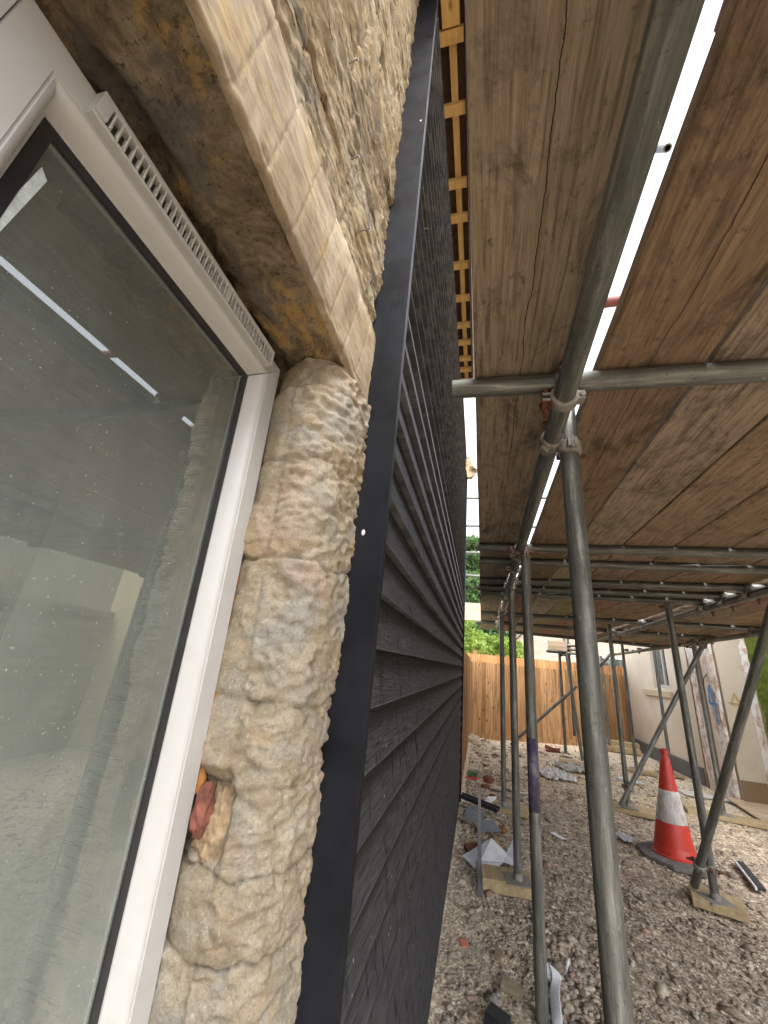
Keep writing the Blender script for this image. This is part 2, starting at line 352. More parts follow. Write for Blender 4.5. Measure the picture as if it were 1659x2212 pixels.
def m_glass():
    t = MT('dusty_glass', .9, spec=.2); v = t.co(); nt = t.nt
    dust = t.noise(t.co(scale=(1, 1, .35)), 7, 8, .7, .4); speck = t.noise(v, 330, 3, .7)
    t.set('Base Color', (.66, .74, .68)); t.set('Roughness', 1.)
    gl = t.n('BsdfGlossy', {'Color': (.93, .96, .93), 'Roughness': .012}).outputs[0]
    tp = t.n('BsdfTransparent', {'Color': (.80, .86, .82)}).outputs[0]
    fr = t.n('Fresnel', {'IOR': 1.52}).outputs[0]; f2 = t.math('ADD', t.math('MULTIPLY', fr, 2.6), .05, True)
    m1 = t.n('MixShader', {0: f2, 1: tp, 2: gl}).outputs[0]
    zz = t.xyz(t.co())[2]; hi = t.ramp(t.math('MULTIPLY', t.math('SUBTRACT', zz, .55), .8), [(.0, 1.9), (.8, .55)]); fac = t.math('ADD', t.math('MULTIPLY', t.ramp(dust, [(.35, .12), (.7, .21)]), hi), t.ramp(speck, [(.67, 0.), (.73, .45)]))
    m2 = t.n('MixShader', {0: fac, 1: m1, 2: t.b.outputs[0]}).outputs[0]
    nt.links.new(m2, nt.nodes['Material Output'].inputs['Surface']); return t.m
def m_far_glass():
    t = MT('window_glass', .08, spec=.8); t.set('Base Color', t.ramp(t.noise(t.co(), 2.5, 3), [(.4, (.03, .035, .035)), (.6, (.12, .14, .13))])); return t.m

STONE, LINT, SOFF, RUB, MORT = m_stone(), m_lintel(), m_soffit(), m_rubble(), m_mortar()
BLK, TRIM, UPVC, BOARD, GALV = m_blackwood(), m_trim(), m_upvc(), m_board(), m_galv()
COUP = m_rust('coupler_steel', (.11, .075, .055), (.26, .25, .225), .60); RUST = m_rust('rusty_bolt', (.11, .035, .018), (.20, .09, .05), .45)
SOLE = m_timber('pale_softwood', (.32, .24, .13), (.46, .37, .22)); PINE = m_timber('new_pine', (.50, .31, .10), (.66, .45, .19), (26, 26, 26))
PINEY = m_timber('pine_batten', (.55, .34, .11), (.70, .47, .19), (30, 2, 30))
OSB = m_plain('felt_brown', (.10, .055, .03), .95, 0, .3, 30)
GLASS = m_glass(); FGL = m_far_glass()
RUBBER = m_plain('black_gasket', (.012, .012, .013), .45, 0, .3, 40); SPACER = m_plain('brown_spacer_bar', (.028, .022, .018), .45, 0, .2, 60)
PLAST = m_plain('white_plastic_sheet', (.62, .64, .68), .4, 0, .12, 18)
SLATE = m_plain('grey_slate', (.16, .18, .20), .6, 0, .3, 24, .3); DARKP = m_plain('black_plastic', (.018, .019, .021), .4, 0, .3, 24)

# ------------------------------------------------------------------ ground
def gz(x, y):
    s = -1.215 - .03*x + .018*fbm(x*1.3, y*1.3, 0, 3)
    if y < 1: pass
    s += .03*max(0, min(1, (y-6.5)/2.5))
    s += .05*max(0, min(1, (.35-x)/.5))*max(0, min(1, (y-5.5)/3))
    return s
def axis(segs):
    out = []
    for a, b, d in segs:
        n = max(1, int(round((b-a)/d))); out += [a+(b-a)*i/n for i in range(n)]
    return out+[segs[-1][1]]
xs = axis([(-60, -4, 14), (-4, -.3, .4), (-.3, 1.6, .018), (1.6, 4.0, .04), (4.0, 8, .5), (8, 60, 13)])
ys = axis([(-40, -2, 9), (-2, 1.2, .2), (1.2, 4.2, .018), (4.2, 8, .035), (8, 12, .12), (12, 30, 3), (30, 90, 15)])
g = MB(); P = []
for y in ys:
    row = []
    for x in xs:
        z = gz(x, y)
        if -.4 < x < 4.1 and 1 < y < 12: z += .008*fbm(x*14, y*14, 2, 4)+.004*n3(x*60, y*60, 1)
        row.append((x, y, z))
    P.append(row)
g.grid(P); tag(obj('ground', g, m_ground(), smooth=True), 'brown dirt and gravel ground of the building site', None, kind='structure')

# gravel: countless small stones
ico = bmesh.new(); bmesh.ops.create_icosphere(ico, subdivisions=1, radius=1); IV = np.array([v.co for v in ico.verts]); IF = np.array([[v.index for v in f.verts] for f in ico.faces]); ico.free()
def stones(name, N, fx, fy, size, mat, flat=.48, dens=None):
    V = []; F = []; n = 0; k = 0
    while k < N:
        x = fx(); y = fy()
        if dens and rng.random() > dens(x, y): continue
        k += 1
        s = size()*(1+.1*y/4); sc3 = np.array([s*(.7+.8*rng.random()), s*(.7+.6*rng.random()), s*flat*(.6+.7*rng.random())])
        A = IV*(1+.34*rng.standard_normal((12, 1))*np.ones((1, 3)))*sc3
        th = rng.random()*6.28; tl = (rng.random()-.5)*1.0
        c, s_ = math.cos(th), math.sin(th); c2, s2 = math.cos(tl), math.sin(tl)
        A = A@np.array([[1, 0, 0], [0, c2, s2], [0, -s2, c2]])@np.array([[c, s_, 0], [-s_, c, 0], [0, 0, 1]])
        A += np.array([x, y, gz(x, y)+sc3[2]*.35])
        V.append(A); F.append(IF+n); n += 12
    V = np.concatenate(V); F = np.concatenate(F)
    me = bpy.data.meshes.new(name); me.vertices.add(len(V)); me.vertices.foreach_set('co', V.ravel())
    me.loops.add(F.size); me.loops.foreach_set('vertex_index', F.ravel().astype(np.int32)); me.polygons.add(len(F)); me.polygons.foreach_set('loop_start', np.arange(0, F.size, 3, dtype=np.int32))
    me.update(calc_edges=True); me.materials.append(mat)
    o = bpy.data.objects.new(name, me); col.objects.link(o); return o
def dn(x, y):
    d = .25+.75*max(0, min(1, (x-.02)/.25)) if y < 3.2 else .8
    d *= .35+.65*max(0, min(1, .5+2.2*n3(x*1.7, y*1.7, 4)))
    return d*(1 if y < 6 else .4)
PEB = m_pebble()
tag(stones('gravel', 34000, lambda: -.12+3.5*rng.random()**1.5, lambda: 1.3+8.0*rng.random()**1.6, lambda: .0028+.012*rng.random()**2.8, PEB, dens=dn), 'loose brown gravel and small rubble scattered over the dirt', None, kind='stuff')
tag(stones('wall_foot_grit', 9000, lambda: -.16+.5*rng.random(), lambda: 1.5+3.0*rng.random(), lambda: .0018+.004*rng.random()**2, PEB, dens=None), 'fine pale grit along the foot of the black cladding', None, kind='stuff')

# ------------------------------------------------------------------ the house on the left
house = thing('stone_house', 'stone house with white window and black timber cladding on the left', 'house', (-.3, .5, -1.2))
XC = -.170      # cladding face
def facet(p, sc, amp):
    q = p*sc; d, pts = noise.voronoi(q); c = pts[0]; a = Vector((n3(c.x*7.3, c.y*5.1, c.z*3.7), n3(c.x*3.1+9, c.y*7.7, c.z*5.3), n3(c.x*5.9, c.y*2.3, c.z*8.1+4)))
    return amp*((q-c).dot(a)*2.2+n3(c.x*9, c.y*9, c.z*9)*.9)
# jamb stones
def lean(z): return .045*(.48-z)*(1 if z > -.6 else 1)
JZ = [-1.3, -1.1, -.92, -.74, -.60, -.46, -.345, -.262, -.172, -.068, .132, .302, .438, .53]
prof = [(-.50, .56), (-.44, .535), (-.40, .515), (-.37, .508), (-.33, .506), (-.29, .508), (-.268, .516), (-.251, .532), (-.240, .554), (-.234, .585), (-.231, .62), (-.231, .655), (-.236, .70)]
def prof_at(t):
    L = [0]
    for a, b in zip(prof[:-1], prof[1:]): L.append(L[-1]+math.dist(a, b))
    s = t*L[-1]
    for i in range(len(L)-1):
        if s <= L[i+1]+1e-9:
            u = (s-L[i])/(L[i+1]-L[i]); a, b = prof[i], prof[i+1]
            tx, ty = b[0]-a[0], b[1]-a[1]; l = math.hypot(tx, ty)
            return a[0]+tx*u, a[1]+ty*u, ty/l, -tx/l
    return (*prof[-1], 1, 0)
NS = 120; PR = [prof_at(i/(NS-1)) for i in range(NS)]
# smooth normals
nr = []
for i in range(NS):
    a = PR[max(0, i-5)]; b = PR[min(NS-1, i+5)]; tx, ty = b[0]-a[0], b[1]-a[1]; l = math.hypot(tx, ty); nr.append((ty/l, -tx/l))
zs = axis([(-1.3, -.5, .02), (-.5, .497, .0035)])
rj = random.Random(5); off = {}
g = MB(); P = []
for z in zs:
    row = []
    for i, (x, y, _, _) in enumerate(PR):
        nx, ny = nr[i]; s = i/(NS-1)
        zz = z + .018*n3(s*5, z*2, 3)+.006*n3(s*20, z*20, 3)
        k = 0
        while k < len(JZ)-2 and zz > JZ[k+1]: k += 1
        t = (zz-JZ[k])/(JZ[k+1]-JZ[k]); h = JZ[k+1]-JZ[k]; e = min(t, 1-t)*h
        rr = random.Random(k*7+1); d = (rr.random()-.5)*.010 + (rr.random()-.5)*.02*(s-.5)
        jw = .35+.65*max(0, min(1, .5+1.6*n3(s*7, z*9, 6))); d += .003*(1-max(0, 1-e/.03)**2)*jw - .008*jw*max(0, 1-e/.0045)**1.3
        xin = -.352 + .010*math.sin(k*2.3) + .012*n3(z*9, 1, 4) + (.030*max(0, min(1, (z-.12)/.2)))
        if x < xin: d -= .9*min(.05, (xin-x)**1.25)
        am = 1-.75*max(0, min(1, (x+.258)/.02)); d += am*(.0050*fbm(x*8, y*8+k*3.1, z*5, 3)+.0009*fbm(x*120, y*120, z*100, 4)); V_ = Vector((x, y+k, z*(.8 if s < .62 else .45))); V_ += Vector((.006*n3(x*60, y*60, z*60), 0, .006*n3(x*50, y*50+4, z*50))); d += am*(facet(V_, 13, .0024))
        if -.275 < z < -.150 and x < -.300: d -= .032*min(1, (-.300-x)/.02)*min(1, (z+.275)/.03, (-.150-z)/.03)
        q = fbm(x*26+k, y*26, z*40, 3); d += .006*(1-abs(q)*2)*(.3 if s < .45 else 1)
        row.append((x+nx*d, y+ny*d+lean(z)*(1 if y < .6 else max(0, (.70-y)/.1)), z))
    P.append(row)
g.grid(P); obj('jamb_stones', g, STONE, house, smooth=True)
g = MB(); P = []   # mortar and wall core behind
for z in axis([(-1.3, .52, .012)]):
    P.append([(-.47+.016*i, .548+lean(z)+.010*fbm(i*.4, z*18, 7, 4), z) for i in range(11)])
g.grid(P); obj('mortar_bed', g, MORT, house, smooth=True)

# lintel with scored face and sooty underside
g = MB(); YL = axis([(-.62, -.05, .03), (-.05, .67, .0032)]); ZL = .500; ZT = .690
sec = [(-.229, z) for z in axis([(ZT, ZL+.008, .004)] if False else [(0, 1, .02)])]
sec = [(-.235, ZT-(ZT-ZL-.006)*i/46) for i in range(47)]+[(-.2365, ZL+.002), (-.240, ZL)]+[(-.246-.0061*i, ZL) for i in range(52)]
P = []; mi = []
def joint(y, z):
    u = (y-(z-ZL)*(.06+.35*max(0, y-.1)))   # nearly upright scored joints
    k = round((u-.155)/.0685); c = .155+k*.0685
    return abs(u-c)
for j, (x, z) in enumerate(sec):
    row = []
    for y in YL:
        if j < 49:
            d = .0011*fbm(y*22, z*110, 1, 4)+.0025*fbm(y*5, z*9, 2, 3)
            d -= .0032*max(0, 1-joint(y, z)/.0019)
            if z > .662: d -= .006*max(0, fbm(y*18, z*14, 5, 3)+.15)*(z-.662)/.028
            if j >= 44: d -= .004*max(0, n3(y*30, 1, 2))
            row.append((x+d, y, z+(.003*n3(y*14, 3, 3) if j > 40 else 0)))
        else:
            d = .006*fbm(x*14, y*9, 3, 4)+.0028*fbm(x*60, y*50, 3, 4)
            f = max(0, min(1, (-.335-x)/.05)); d += f*(.022+.05*fbm(x*22, y*16, 8, 4))
            row.append((x, y, z+d+.003*n3(y*14, 3, 3)*max(0, 1-(j-48)/8)))
    P.append(row)
w = len(YL)
for j in range(len(P)-1): mi += [0 if j < 49 else 1]*(w-1)
g.grid(P); g.mi = mi; obj('lintel', g, [LINT, SOFF], house, smooth=True)

# rubble masonry over the lintel
g = MB(); P = []
zc = [.675, .80, .93, 1.02, 1.17, 1.30, 1.42, 1.60, 1.75, 1.92, 2.1, 2.3, 2.6]
for z in axis([(.680, 1.2, .0042), (1.2, 2.6, .010)]):
    row = []
    for y in axis([(-.9, -.1, .05), (-.1, .685, .0058)]):
        zz = z+.03*n3(y*3, z*3, 1)
        k = 0
        while k < len(zc)-2 and zz > zc[k+1]: k += 1
        L = .22+.13*((k*37) % 5)/5; yy = y+k*.13+.02*n3(y*6, z*9, 2); kk = math.floor(yy/L); tt = yy/L-kk
        e = min(min(tt, 1-tt)*L, min(zz-zc[k], zc[k+1]-zz))
        rr = random.Random(k*31+kk*7); d = (rr.random()-.5)*.010 - .010*max(0, 1-e/.008)
        q = fbm(y*5.5, z*42, k*2+kk, 5); d += .010*q-.004*abs(fbm(y*9, z*120, 3, 3))
        r2_ = fbm(y*7, z*60+q*2, 4, 4); d -= .012*max(0, r2_-.12)
        pit = n3(y*5, z*9, 12); d -= .05*max(0, pit-.42)
        d += .004*fbm(y*60, z*60, 1, 3)
        if z < .70: d -= .004
        row.append((-.240+d*.8, y, z))
    P.append(row)
g.grid(P); obj('rubble_wall', g, RUB, house, smooth=True)
g = MB(); g.box(-.60, -.238, -3.0, -.62, -1.3, 2.6); g.box(-.60, -.275, -.62, .68, .70, 2.6); g.box(-.60, -.275, .60, .69, -1.3, .70)
obj('wall_core', g, RUB, house)
# nails left in the stone
for k, (y, z) in enumerate([(.33, 1.02), (.40, .865), (.50, .82)]):
    g = MB(); g.cyl((-.245, y, z), (-.222, y-.004, z-.004), .0014, seg=8); g.cyl((-.222, y-.004, z-.004), (-.2205, y-.004, z-.004), .0032, seg=10)
    obj('nail', g, COUP, house)
# expanding foam and brick chip in the jamb gap
foam = MT('orange_foam', .75, spec=.2); fv = foam.co(); foam.set('Base Color', foam.ramp(foam.noise(fv, 25, 6), [(.3, (.20, .08, .022)), (.7, (.34, .155, .045))])); foam.set('Normal', foam.bump(foam.noise(fv, 60, 6), .5, .003)); FOAM = foam.m
def blob(c, r, seed, amp=.25, fr=3.0, sub=3):
    bm = bmesh.new(); bmesh.ops.create_icosphere(bm, subdivisions=sub, radius=1)
    g = MB()
    for v in bm.verts:
        p = v.co; k = 1+amp*fbm(p.x*fr*.4+seed, p.y*fr*.4, p.z*fr*.4, 3)
        g.v.append((c[0]+p.x*r[0]*k, c[1]+p.y*r[1]*k, c[2]+p.z*r[2]*k))
    g.f = [tuple(v.index for v in f.verts) for f in bm.faces]; g.mi = [0]*len(g.f); bm.free(); return g
g = MB(); P = []
for q in range(90):
    z = .115-.0034*q; rr0 = max(.002, .0085+.011*n3(z*17, 3, 1)+.003*n3(z*60, 3, 1)); row = []
    for i in range(16):
        th = 2*math.pi*i/16; rr1 = rr0*(1+.15*n3(math.cos(th)*2, math.sin(th)*2, z*40)); row.append((-.366+rr1*math.cos(th), .5225+lean(z)+rr1*.9*math.sin(th), z))
    P.append(row)
g.grid(P, closed=True); obj('foam_sealant', g, FOAM, house, smooth=True)
BRK = m_plain('old_red_brick', (.17, .06, .04), .9, 0, .45, 40, .5)
obj('brick_fragment', blob((-.349, .550, -.205), (.011, .015, .030), 4, .28, 5, 4), BRK, house, smooth=True)
obj('mortar_lump', blob((-.332, .575, -.225), (.036, .024, .055), 9, .22, 16, 5), m_plain('sandy_mortar', (.29, .21, .125), .95, 0, .35, 60, .8), house, smooth=True)

# window
win = bpy.data.objects.new('window', None); col.objects.link(win); win.parent = house
XF = -.36; XG = -.387; YA, YB = .066, .511; ZH = .481; ZB = -.80
def wy(y, z):     # the far jamb leans with its stones
    return y+lean(z)*max(0, (y-.12)/.39)
def wbar(path_in, path_out):
    pass
g = MB()
def prism_z(g, sec, z0, z1, miter0=0, miter1=0):
    """section (x,y) extruded along z; miter: dz per dy at each end measured from outer edge"""
    n = len(g.v); N = len(sec); K = 14
    for k in range(K+1):
        for (x, y) in sec:
            a = z0+miter0*y; b = z1+miter1*y; z = a+(b-a)*k/K
            g.v.append((x, wy(y, z), z))
    for k in range(K):
        for i in range(N):
            j = (i+1) % N; g.f.append((n+k*N+i, n+k*N+j, n+(k+1)*N+j, n+(k+1)*N+i)); g.mi.append(0)
    g.f.append(tuple(n+i for i in range(N))); g.f.append(tuple(n+K*N+i for i in reversed(range(N)))); g.mi += [0, 0]
# outer frame + stepped glazing bead, one section per member (face, step, bead, reveal)
def sect(s):  # s=+1: member whose outer edge is at +; returns offsets inward from outer edge
    return [(-.43, 0), (XF-.002, 0), (XF, .0015), (XF, .0335), (XF-.0018, .0345), (XF-.0018, .0357), (XF-.0004, .0367), (XF-.0012, .0395), (XF-.006, .0440), (XF-.0235, .0490), (XF-.0245, .0495), (XF-.0245, .052), (-.43, .052)]
secR = [(x, YB-d) for x, d in sect(1)]
n = len(g.v)
def member(fn):
    g2 = []
    return g2
# right jamb: mitred 45 deg at head
def miter_prism(g, sec, A, B, kind):
    n = len(g.v); N = len(sec); K = 16
    for k in range(K+1):
        t = k/K
        for (x, d) in sec:
            if kind == 'R': z = (ZB+d)+((ZH-d)-(ZB+d))*t; g.v.append((x, wy(YB, z)-d, z))
            if kind == 'L': z = (ZB+d)+((ZH-d)-(ZB+d))*t; g.v.append((x, YA+d, z))
            if kind == 'T': y = (YA+d)+((YB-d)-(YA+d))*t; g.v.append((x, y, ZH-d))
            if kind == 'B': y = (YA+d)+((wy(YB, ZB)-d)-(YA+d))*t; g.v.append((x, y, ZB+d))
    for k in range(K):
        for i in range(N):
            j = (i+1) % N; q = (n+k*N+i, n+k*N+j, n+(k+1)*N+j, n+(k+1)*N+i)
            g.f.append(q); g.mi.append(0)
for kind in 'RLTB': miter_prism(g, sect(1), 0, 0, kind)
# neighbouring leaf's frame, just in view at the left edge
g.box(-.43, XF+.0005, -.06, .0650, ZB, ZH+.002); g.box(-.43, XF+.004, -.9, -.0605, ZH-.06, ZH+.0025); g.box(-.43, XF+.003, -.9, -.0605, ZB, ZB+.06); g.box(-.43, XF+.004, -.96, -.9005, ZB, ZH+.002)
fr = obj('window_frame', g, UPVC, win, autos=32)
g = MB()    # gasket line
def ring(g, d0, d1, x0, x1):
    K = 12
    for kind in 'RLTB':
        miter_prism(g, [(x0, d0), (x1, d0), (x1, d1), (x0, d1)], 0, 0, kind)
ring(g, .0525, .0640, XG-.012, XG+.0025); obj('glazing_gasket', g, RUBBER, win)
g = MB(); ring(g, .0642, .090, XG-.012, XG-.0015); obj('spacer_bar', g, SPACER, win)
g = MB(); z0, z1 = ZB+.053, ZH-.053
g.v += [(XG, YA+.053, z0), (XG, wy(YB, z0)-.053, z0), (XG, wy(YB, z1)-.053, z1), (XG, YA+.053, z1)]; g.f.append((0, 1, 2, 3)); g.mi.append(0)
obj('window_pane', g, GLASS, win)
g = MB(); g.quad((XG-.001, -.9, z0), (XG-.001, -.062, z0), (XG-.001, -.062, z1), (XG-.001, -.9, z1)); obj('window_pane', g, GLASS, win)
# strip of tape on the glass
tp = [(-.3848, .137, .368), (-.3848, .144, .372), (-.3848, .1335, .286), (-.3848, .1265, .292)]
g = MB(); g.quad((XG+.0012, .1265, .300), (XG+.0012, .134, .293), (XG+.0012, .1415, .378), (XG+.0012, .134, .385)); obj('tape_strip', g, m_plain('frosted_tape', (.55, .62, .62), .6, 0, .2, 90), win)
# trickle vent on the head of the frame
vt = MB(); y0, y1 = .128, .466; zb, zt = .4475, .4790; xf = XF+.013
vt.box(XF, xf, y0, y1, zt-.006, zt); vt.box(XF, xf-.003, y0, y1, zb, zb+.0045); vt.box(XF, xf, y0, y0+.012, zb+.0045, zt-.006); vt.box(XF, xf, y1-.004, y1, zb+.0045, zt-.006)
vt.box(XF, xf-.001, .333, .341, zb+.0045, zt-.006); vt.box(XF, XF+.002, y0+.012, y1-.004, zb+.0045, zt-.006)
tv = obj('trickle_vent', vt, UPVC, win, bevel=.0008)
g = MB(); g.box(XF+.0021, XF+.0026, y0+.0125, y1-.0045, zb+.005, zt-.0065); obj('vent_slot_shade', g, SPACER, tv)  # dark sheet behind the louvres, painting the shade inside the slots
vf = MB(); k = 0; y = y0+.0165
while y < y1-.006:
    if not .331 < y < .343:
        pts = [(XF+.0028, y+.001), (XF+.005, y+.0022), (XF+.0085, y+.0014), (xf-.0015, y-.0012)]
        for (xa, ya), (xb, yb) in zip(pts[:-1], pts[1:]):
            n = len(vf.v); th = .0008
            for (xx, yy) in ((xa, ya), (xb, yb)):
                for dy in (-th, th):
                    for zz in (zb+.0045, zt-.006): vf.v.append((xx, yy+dy, zz))
            vf.f += [(n, n+1, n+5, n+4), (n+2, n+6, n+7, n+3), (n+1, n+3, n+7, n+5), (n, n+4, n+6, n+2), (n+4, n+5, n+7, n+6)]; vf.mi += [0]*5
    y += .0084
obj('vent_louvres', vf, m_plain('white_louvre', (.62, .61, .58), .45, 0, .05, 30), tv)

# inside of the room
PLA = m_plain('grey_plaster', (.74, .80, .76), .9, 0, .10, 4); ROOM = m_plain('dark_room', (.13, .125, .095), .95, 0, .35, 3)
g = MB(); g.quad((-.44, .60, -1.3), (-.95, .64, -1.3), (-.95, .64, .50), (-.44, .60, .50)); obj('window_reveal', g, PLA, house)
g = MB(); g.quad((-.95, .64, -1.3), (-.95, 2.6, -1.3), (-.95, 2.6, 1.2), (-.95, .64, 1.2)); g.quad((-.95, 2.6, -1.3), (-3.5, 2.6, -1.3), (-3.5, 2.6, 1.2), (-.95, 2.6, 1.2))
g.quad((-3.5, 2.6, -1.3), (-3.5, -2.5, -1.3), (-3.5, -2.5, 1.2), (-3.5, 2.6, 1.2)); g.quad((-3.5, -2.5, -1.3), (-.6, -2.5, -1.3), (-.6, -2.5, 1.2), (-3.5, -2.5, 1.2))
g.quad((-3.5, -2.5, 1.2), (-.6, -2.5, 1.2), (-.6, 2.6, 1.2), (-3.5, 2.6, 1.2)); g.quad((-3.5, -2.5, -1.25), (-.6, -2.5, -1.25), (-.6, 2.6, -1.25), (-3.5, 2.6, -1.25))
g.quad((-.95, -2.5, .55), (-.44, -2.5, .55), (-.44, .64, .55), (-.95, .64, .55)); g.quad((-.95, -2.5, .55), (-.95, -2.5, 1.2), (-.95, .64, 1.2), (-.95, .64, .55))
obj('room_interior', g, ROOM, house)

# black feather-edge cladding
EXP = .0935; Y0, Y1 = .668, 4.62
g = MB(); uv = []
ycl = axis([(Y0, 1.6, .03), (1.6, Y1, .08)]); nb = int((2.46+1.26)/EXP)
zb0 = .017-EXP*14
for k in range(0, 42):
    z0 = zb0+k*EXP; z1 = min(z0+EXP+.012, 2.47)
    if z0 > 2.43: break
    rk = random.Random(k); ph = rk.random()*50; wob = rk.random()*9; dx = (rk.random()-.5)*.0016
    for zz, xx, vv in ((z0, XC-.018, .0), (z0, XC+dx, .0), (z0+.001, XC+dx+.0006, .02), (z0+EXP*.5, XC-.0085+dx*.5, .5), (z1, XC-.0180, .98)):
        for y in ycl:
            w_ = .0014*n3(y*1.5, wob, k); q = .0008*n3(y*9, wob, k+5)
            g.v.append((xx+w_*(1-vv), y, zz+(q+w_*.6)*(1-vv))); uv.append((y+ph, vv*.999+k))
    n = k*5*len(ycl); w = len(ycl)
    for r in range(4):
        for j in range(w-1): g.f.append((n+r*w+j, n+r*w+j+1, n+(r+1)*w+j+1, n+(r+1)*w+j)); g.mi.append(0)
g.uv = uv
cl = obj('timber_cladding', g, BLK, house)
g = MB(); g.box(-.60, XC-.024, Y0+.012, Y1-.004, -1.3, 2.46); obj('wall_core', g, DARKP, house)
g = MB(); g.box(-.262, XC+.002, .658, .6745, -1.30, 2.46); obj('corner_trim', g, TRIM, house, bevel=.0012)
g = MB(); g.box(-.30, XC+.012, Y1-.02, Y1+.0, -1.26, 2.46); g.box(XC+.0125-.022, XC+.0125, Y1+.0005, Y1+.045, -1.26, 2.46); obj('corner_trim', g, TRIM, house, bevel=.0012)

# eaves: cross battens, long batten, rafters, gutter
E_ = 2.45
g = MB(); g.box(-.40, -.052, .5, 3.02, E_+.095, E_+.11); obj('soffit_felt', g, OSB, house)
g = MB(); g.box(-.60, -.17, .5, 4.62, E_+.115, E_+.16); obj('wall_plate', g, OSB, house)
g = MB(); g.box(-.141, -.110, .80, 3.0, E_+.026, E_+.055); obj('eaves_batten', g, PINEY, house, bevel=.001)
for y in (.80, 1.035, 1.345, 1.525, 1.82, 2.07, 2.31, 2.485, 2.665, 2.80, 2.95):
    g = MB(); g.box(-.30, -.078, y-.022, y+.022, E_, E_+.0255); obj('eaves_batten', g, PINEY, house, bevel=.001)
g = MB(); g.box(-.164, -.092, -.3, .772, E_+.002, E_+.06); obj('rafter_end', g, PINEY, house, bevel=.001)
for y in ():
    g = MB(); g.box(-.40, -.06, y-.02, y+.02, E_+.0555, E_+.095); obj('rafter_end', g, PINEY, house)
FAS = m_plain('grey_fascia', (.62, .58, .54), .6, 0, .2, 20)
g = MB(); g.box(-.0655, -.044, -.6, 3.05, E_-.03, E_+.12); obj('fascia_board', g, FAS, house, bevel=.002)
g = MB(); g.path([(-.0715+.003*math.sin(y*2.1), y, E_-.012+.006*math.sin(y*3.3)) for y in axis([(-.3, 3.0, .1)])], .0035, 8); obj('eaves_cable', g, m_plain('grey_cable', (.30, .27, .25), .5), house)
rf = MB(); rf.v += [(-.02, -3.2, E_+.13), (-.02, 3.1, E_+.13), (-3.8, 3.1, E_+2.4), (-3.8, -3.2, E_+2.4), (-.02, -3.2, E_+.17), (-.02, 3.1, E_+.17), (-3.8, 3.1, E_+2.44), (-3.8, -3.2, E_+2.44)]
rf.f += [(0, 1, 2, 3), (7, 6, 5, 4), (0, 4, 5, 1), (1, 5, 6, 2), (2, 6, 7, 3), (3, 7, 4, 0)]; rf.mi += [0]*6; obj('roof', rf, SLATE, house)
g = MB(); g.box(-.60, -.20, 3.1, 4.6, E_-.0, E_+.05); obj('roof_edge', g, SLATE, house)
TIL = m_plain('broken_tile', (.42, .31, .20), .9, 0, .4, 30, .5)
b_ = blob((-.135, 4.50, 2.36), (.085, .09, .13), 3, .9, 7, 2); obj('broken_verge_mortar', b_, TIL, house)
g = MB(); mt = Matrix.Translation((-.09, 4.48, 2.37))@Matrix.Rotation(R(35), 4, 'Y'); g.box(-.07, .07, -.06, .06, -.012, .012, mat=mt); g.box(-.05, .08, -.05, .05, .016, .035, mat=mt); obj('verge_slate', g, FAS, house)

# ------------------------------------------------------------------ scaffold deck boards
DZ0, SL = .7165, -.03
def dz(x): return DZ0+SL*x
def sboard(xa, xb, y0, y1, tint, label, group, drift=0.0, dzz=0.0, yaw=0):
    w = xb-xa; cx = (xa+xb)/2; L = y1-y0; c = (cx, (y0+y1)/2, dz(cx)+.019+dzz)
    g = MB(); ysb = axis([(-L/2, L/2, .16)]); rk = random.Random(int(cx*1000)+int(y0*77)); ph = rk.random()*30
    P = []
    for y in ysb:
        e1 = .0022*n3(y*2.5, ph, 1)+.0012*n3(y*11, ph, 1); e2 = .0022*n3(y*2.5, ph, 5)+.0012*n3(y*11, ph, 6); b = .0025*n3(y*.9, ph, 9)
        P.append([(-w/2+e1, y, -.019+b), (w/2+e2, y, -.019+b), (w/2+e2, y, .019+b), (-w/2+e1, y, .019+b)])
    g.grid(P, closed=True); n = len(ysb)*4; g.f += [(3, 2, 1, 0), (n-4, n-3, n-2, n-1)]; g.mi += [0, 0]
    g.v = [(a+c[0], b+c[1], d+c[2]) for a, b, d in g.v]
    o = obj('scaffold_board', g, BOARD, None, bevel=.004, loc=c); o.rotation_euler = (0, math.atan(-SL), drift+yaw)
    o.color = (*tint, 1); tag(o, label, 'scaffold board', group); return o
GRP = 'scaffold boards of the deck overhead'; ORD = 'zeroth first second third fourth fifth sixth seventh eighth ninth tenth eleventh twelfth'.split()
edges = [(-.012, .211), (.281, .502), (.503, .727), (.732, .955), (.963, 1.185), (1.195, 1.415), (1.427, 1.645), (1.70, 1.922), (1.934, 2.153), (2.164, 2.383), (2.40, 2.62), (2.63, 2.85)]
tints = [(.31, .255, .19), (.27, .195, .13), (.38, .315, .24), (.35, .27, .185), (.34, .26, .175), (.37, .29, .2), (.35, .27, .185), (.37, .3, .22), (.33, .255, .175), (.37, .29, .2), (.34, .27, .19), (.36, .29, .2)]
labs = ['grey-brown mouldy scaffold board overhead, nearest the black cladding, left of the sky gap', 'warm brown scaffold board with pale stains, just right of the sky gap', 'pale straight-grained scaffold board, second to the right of the sky gap', 'brown scaffold board with a knot, third to the right of the sky gap', 'scaffold board overhead in the near bay, fourth right of the sky gap']
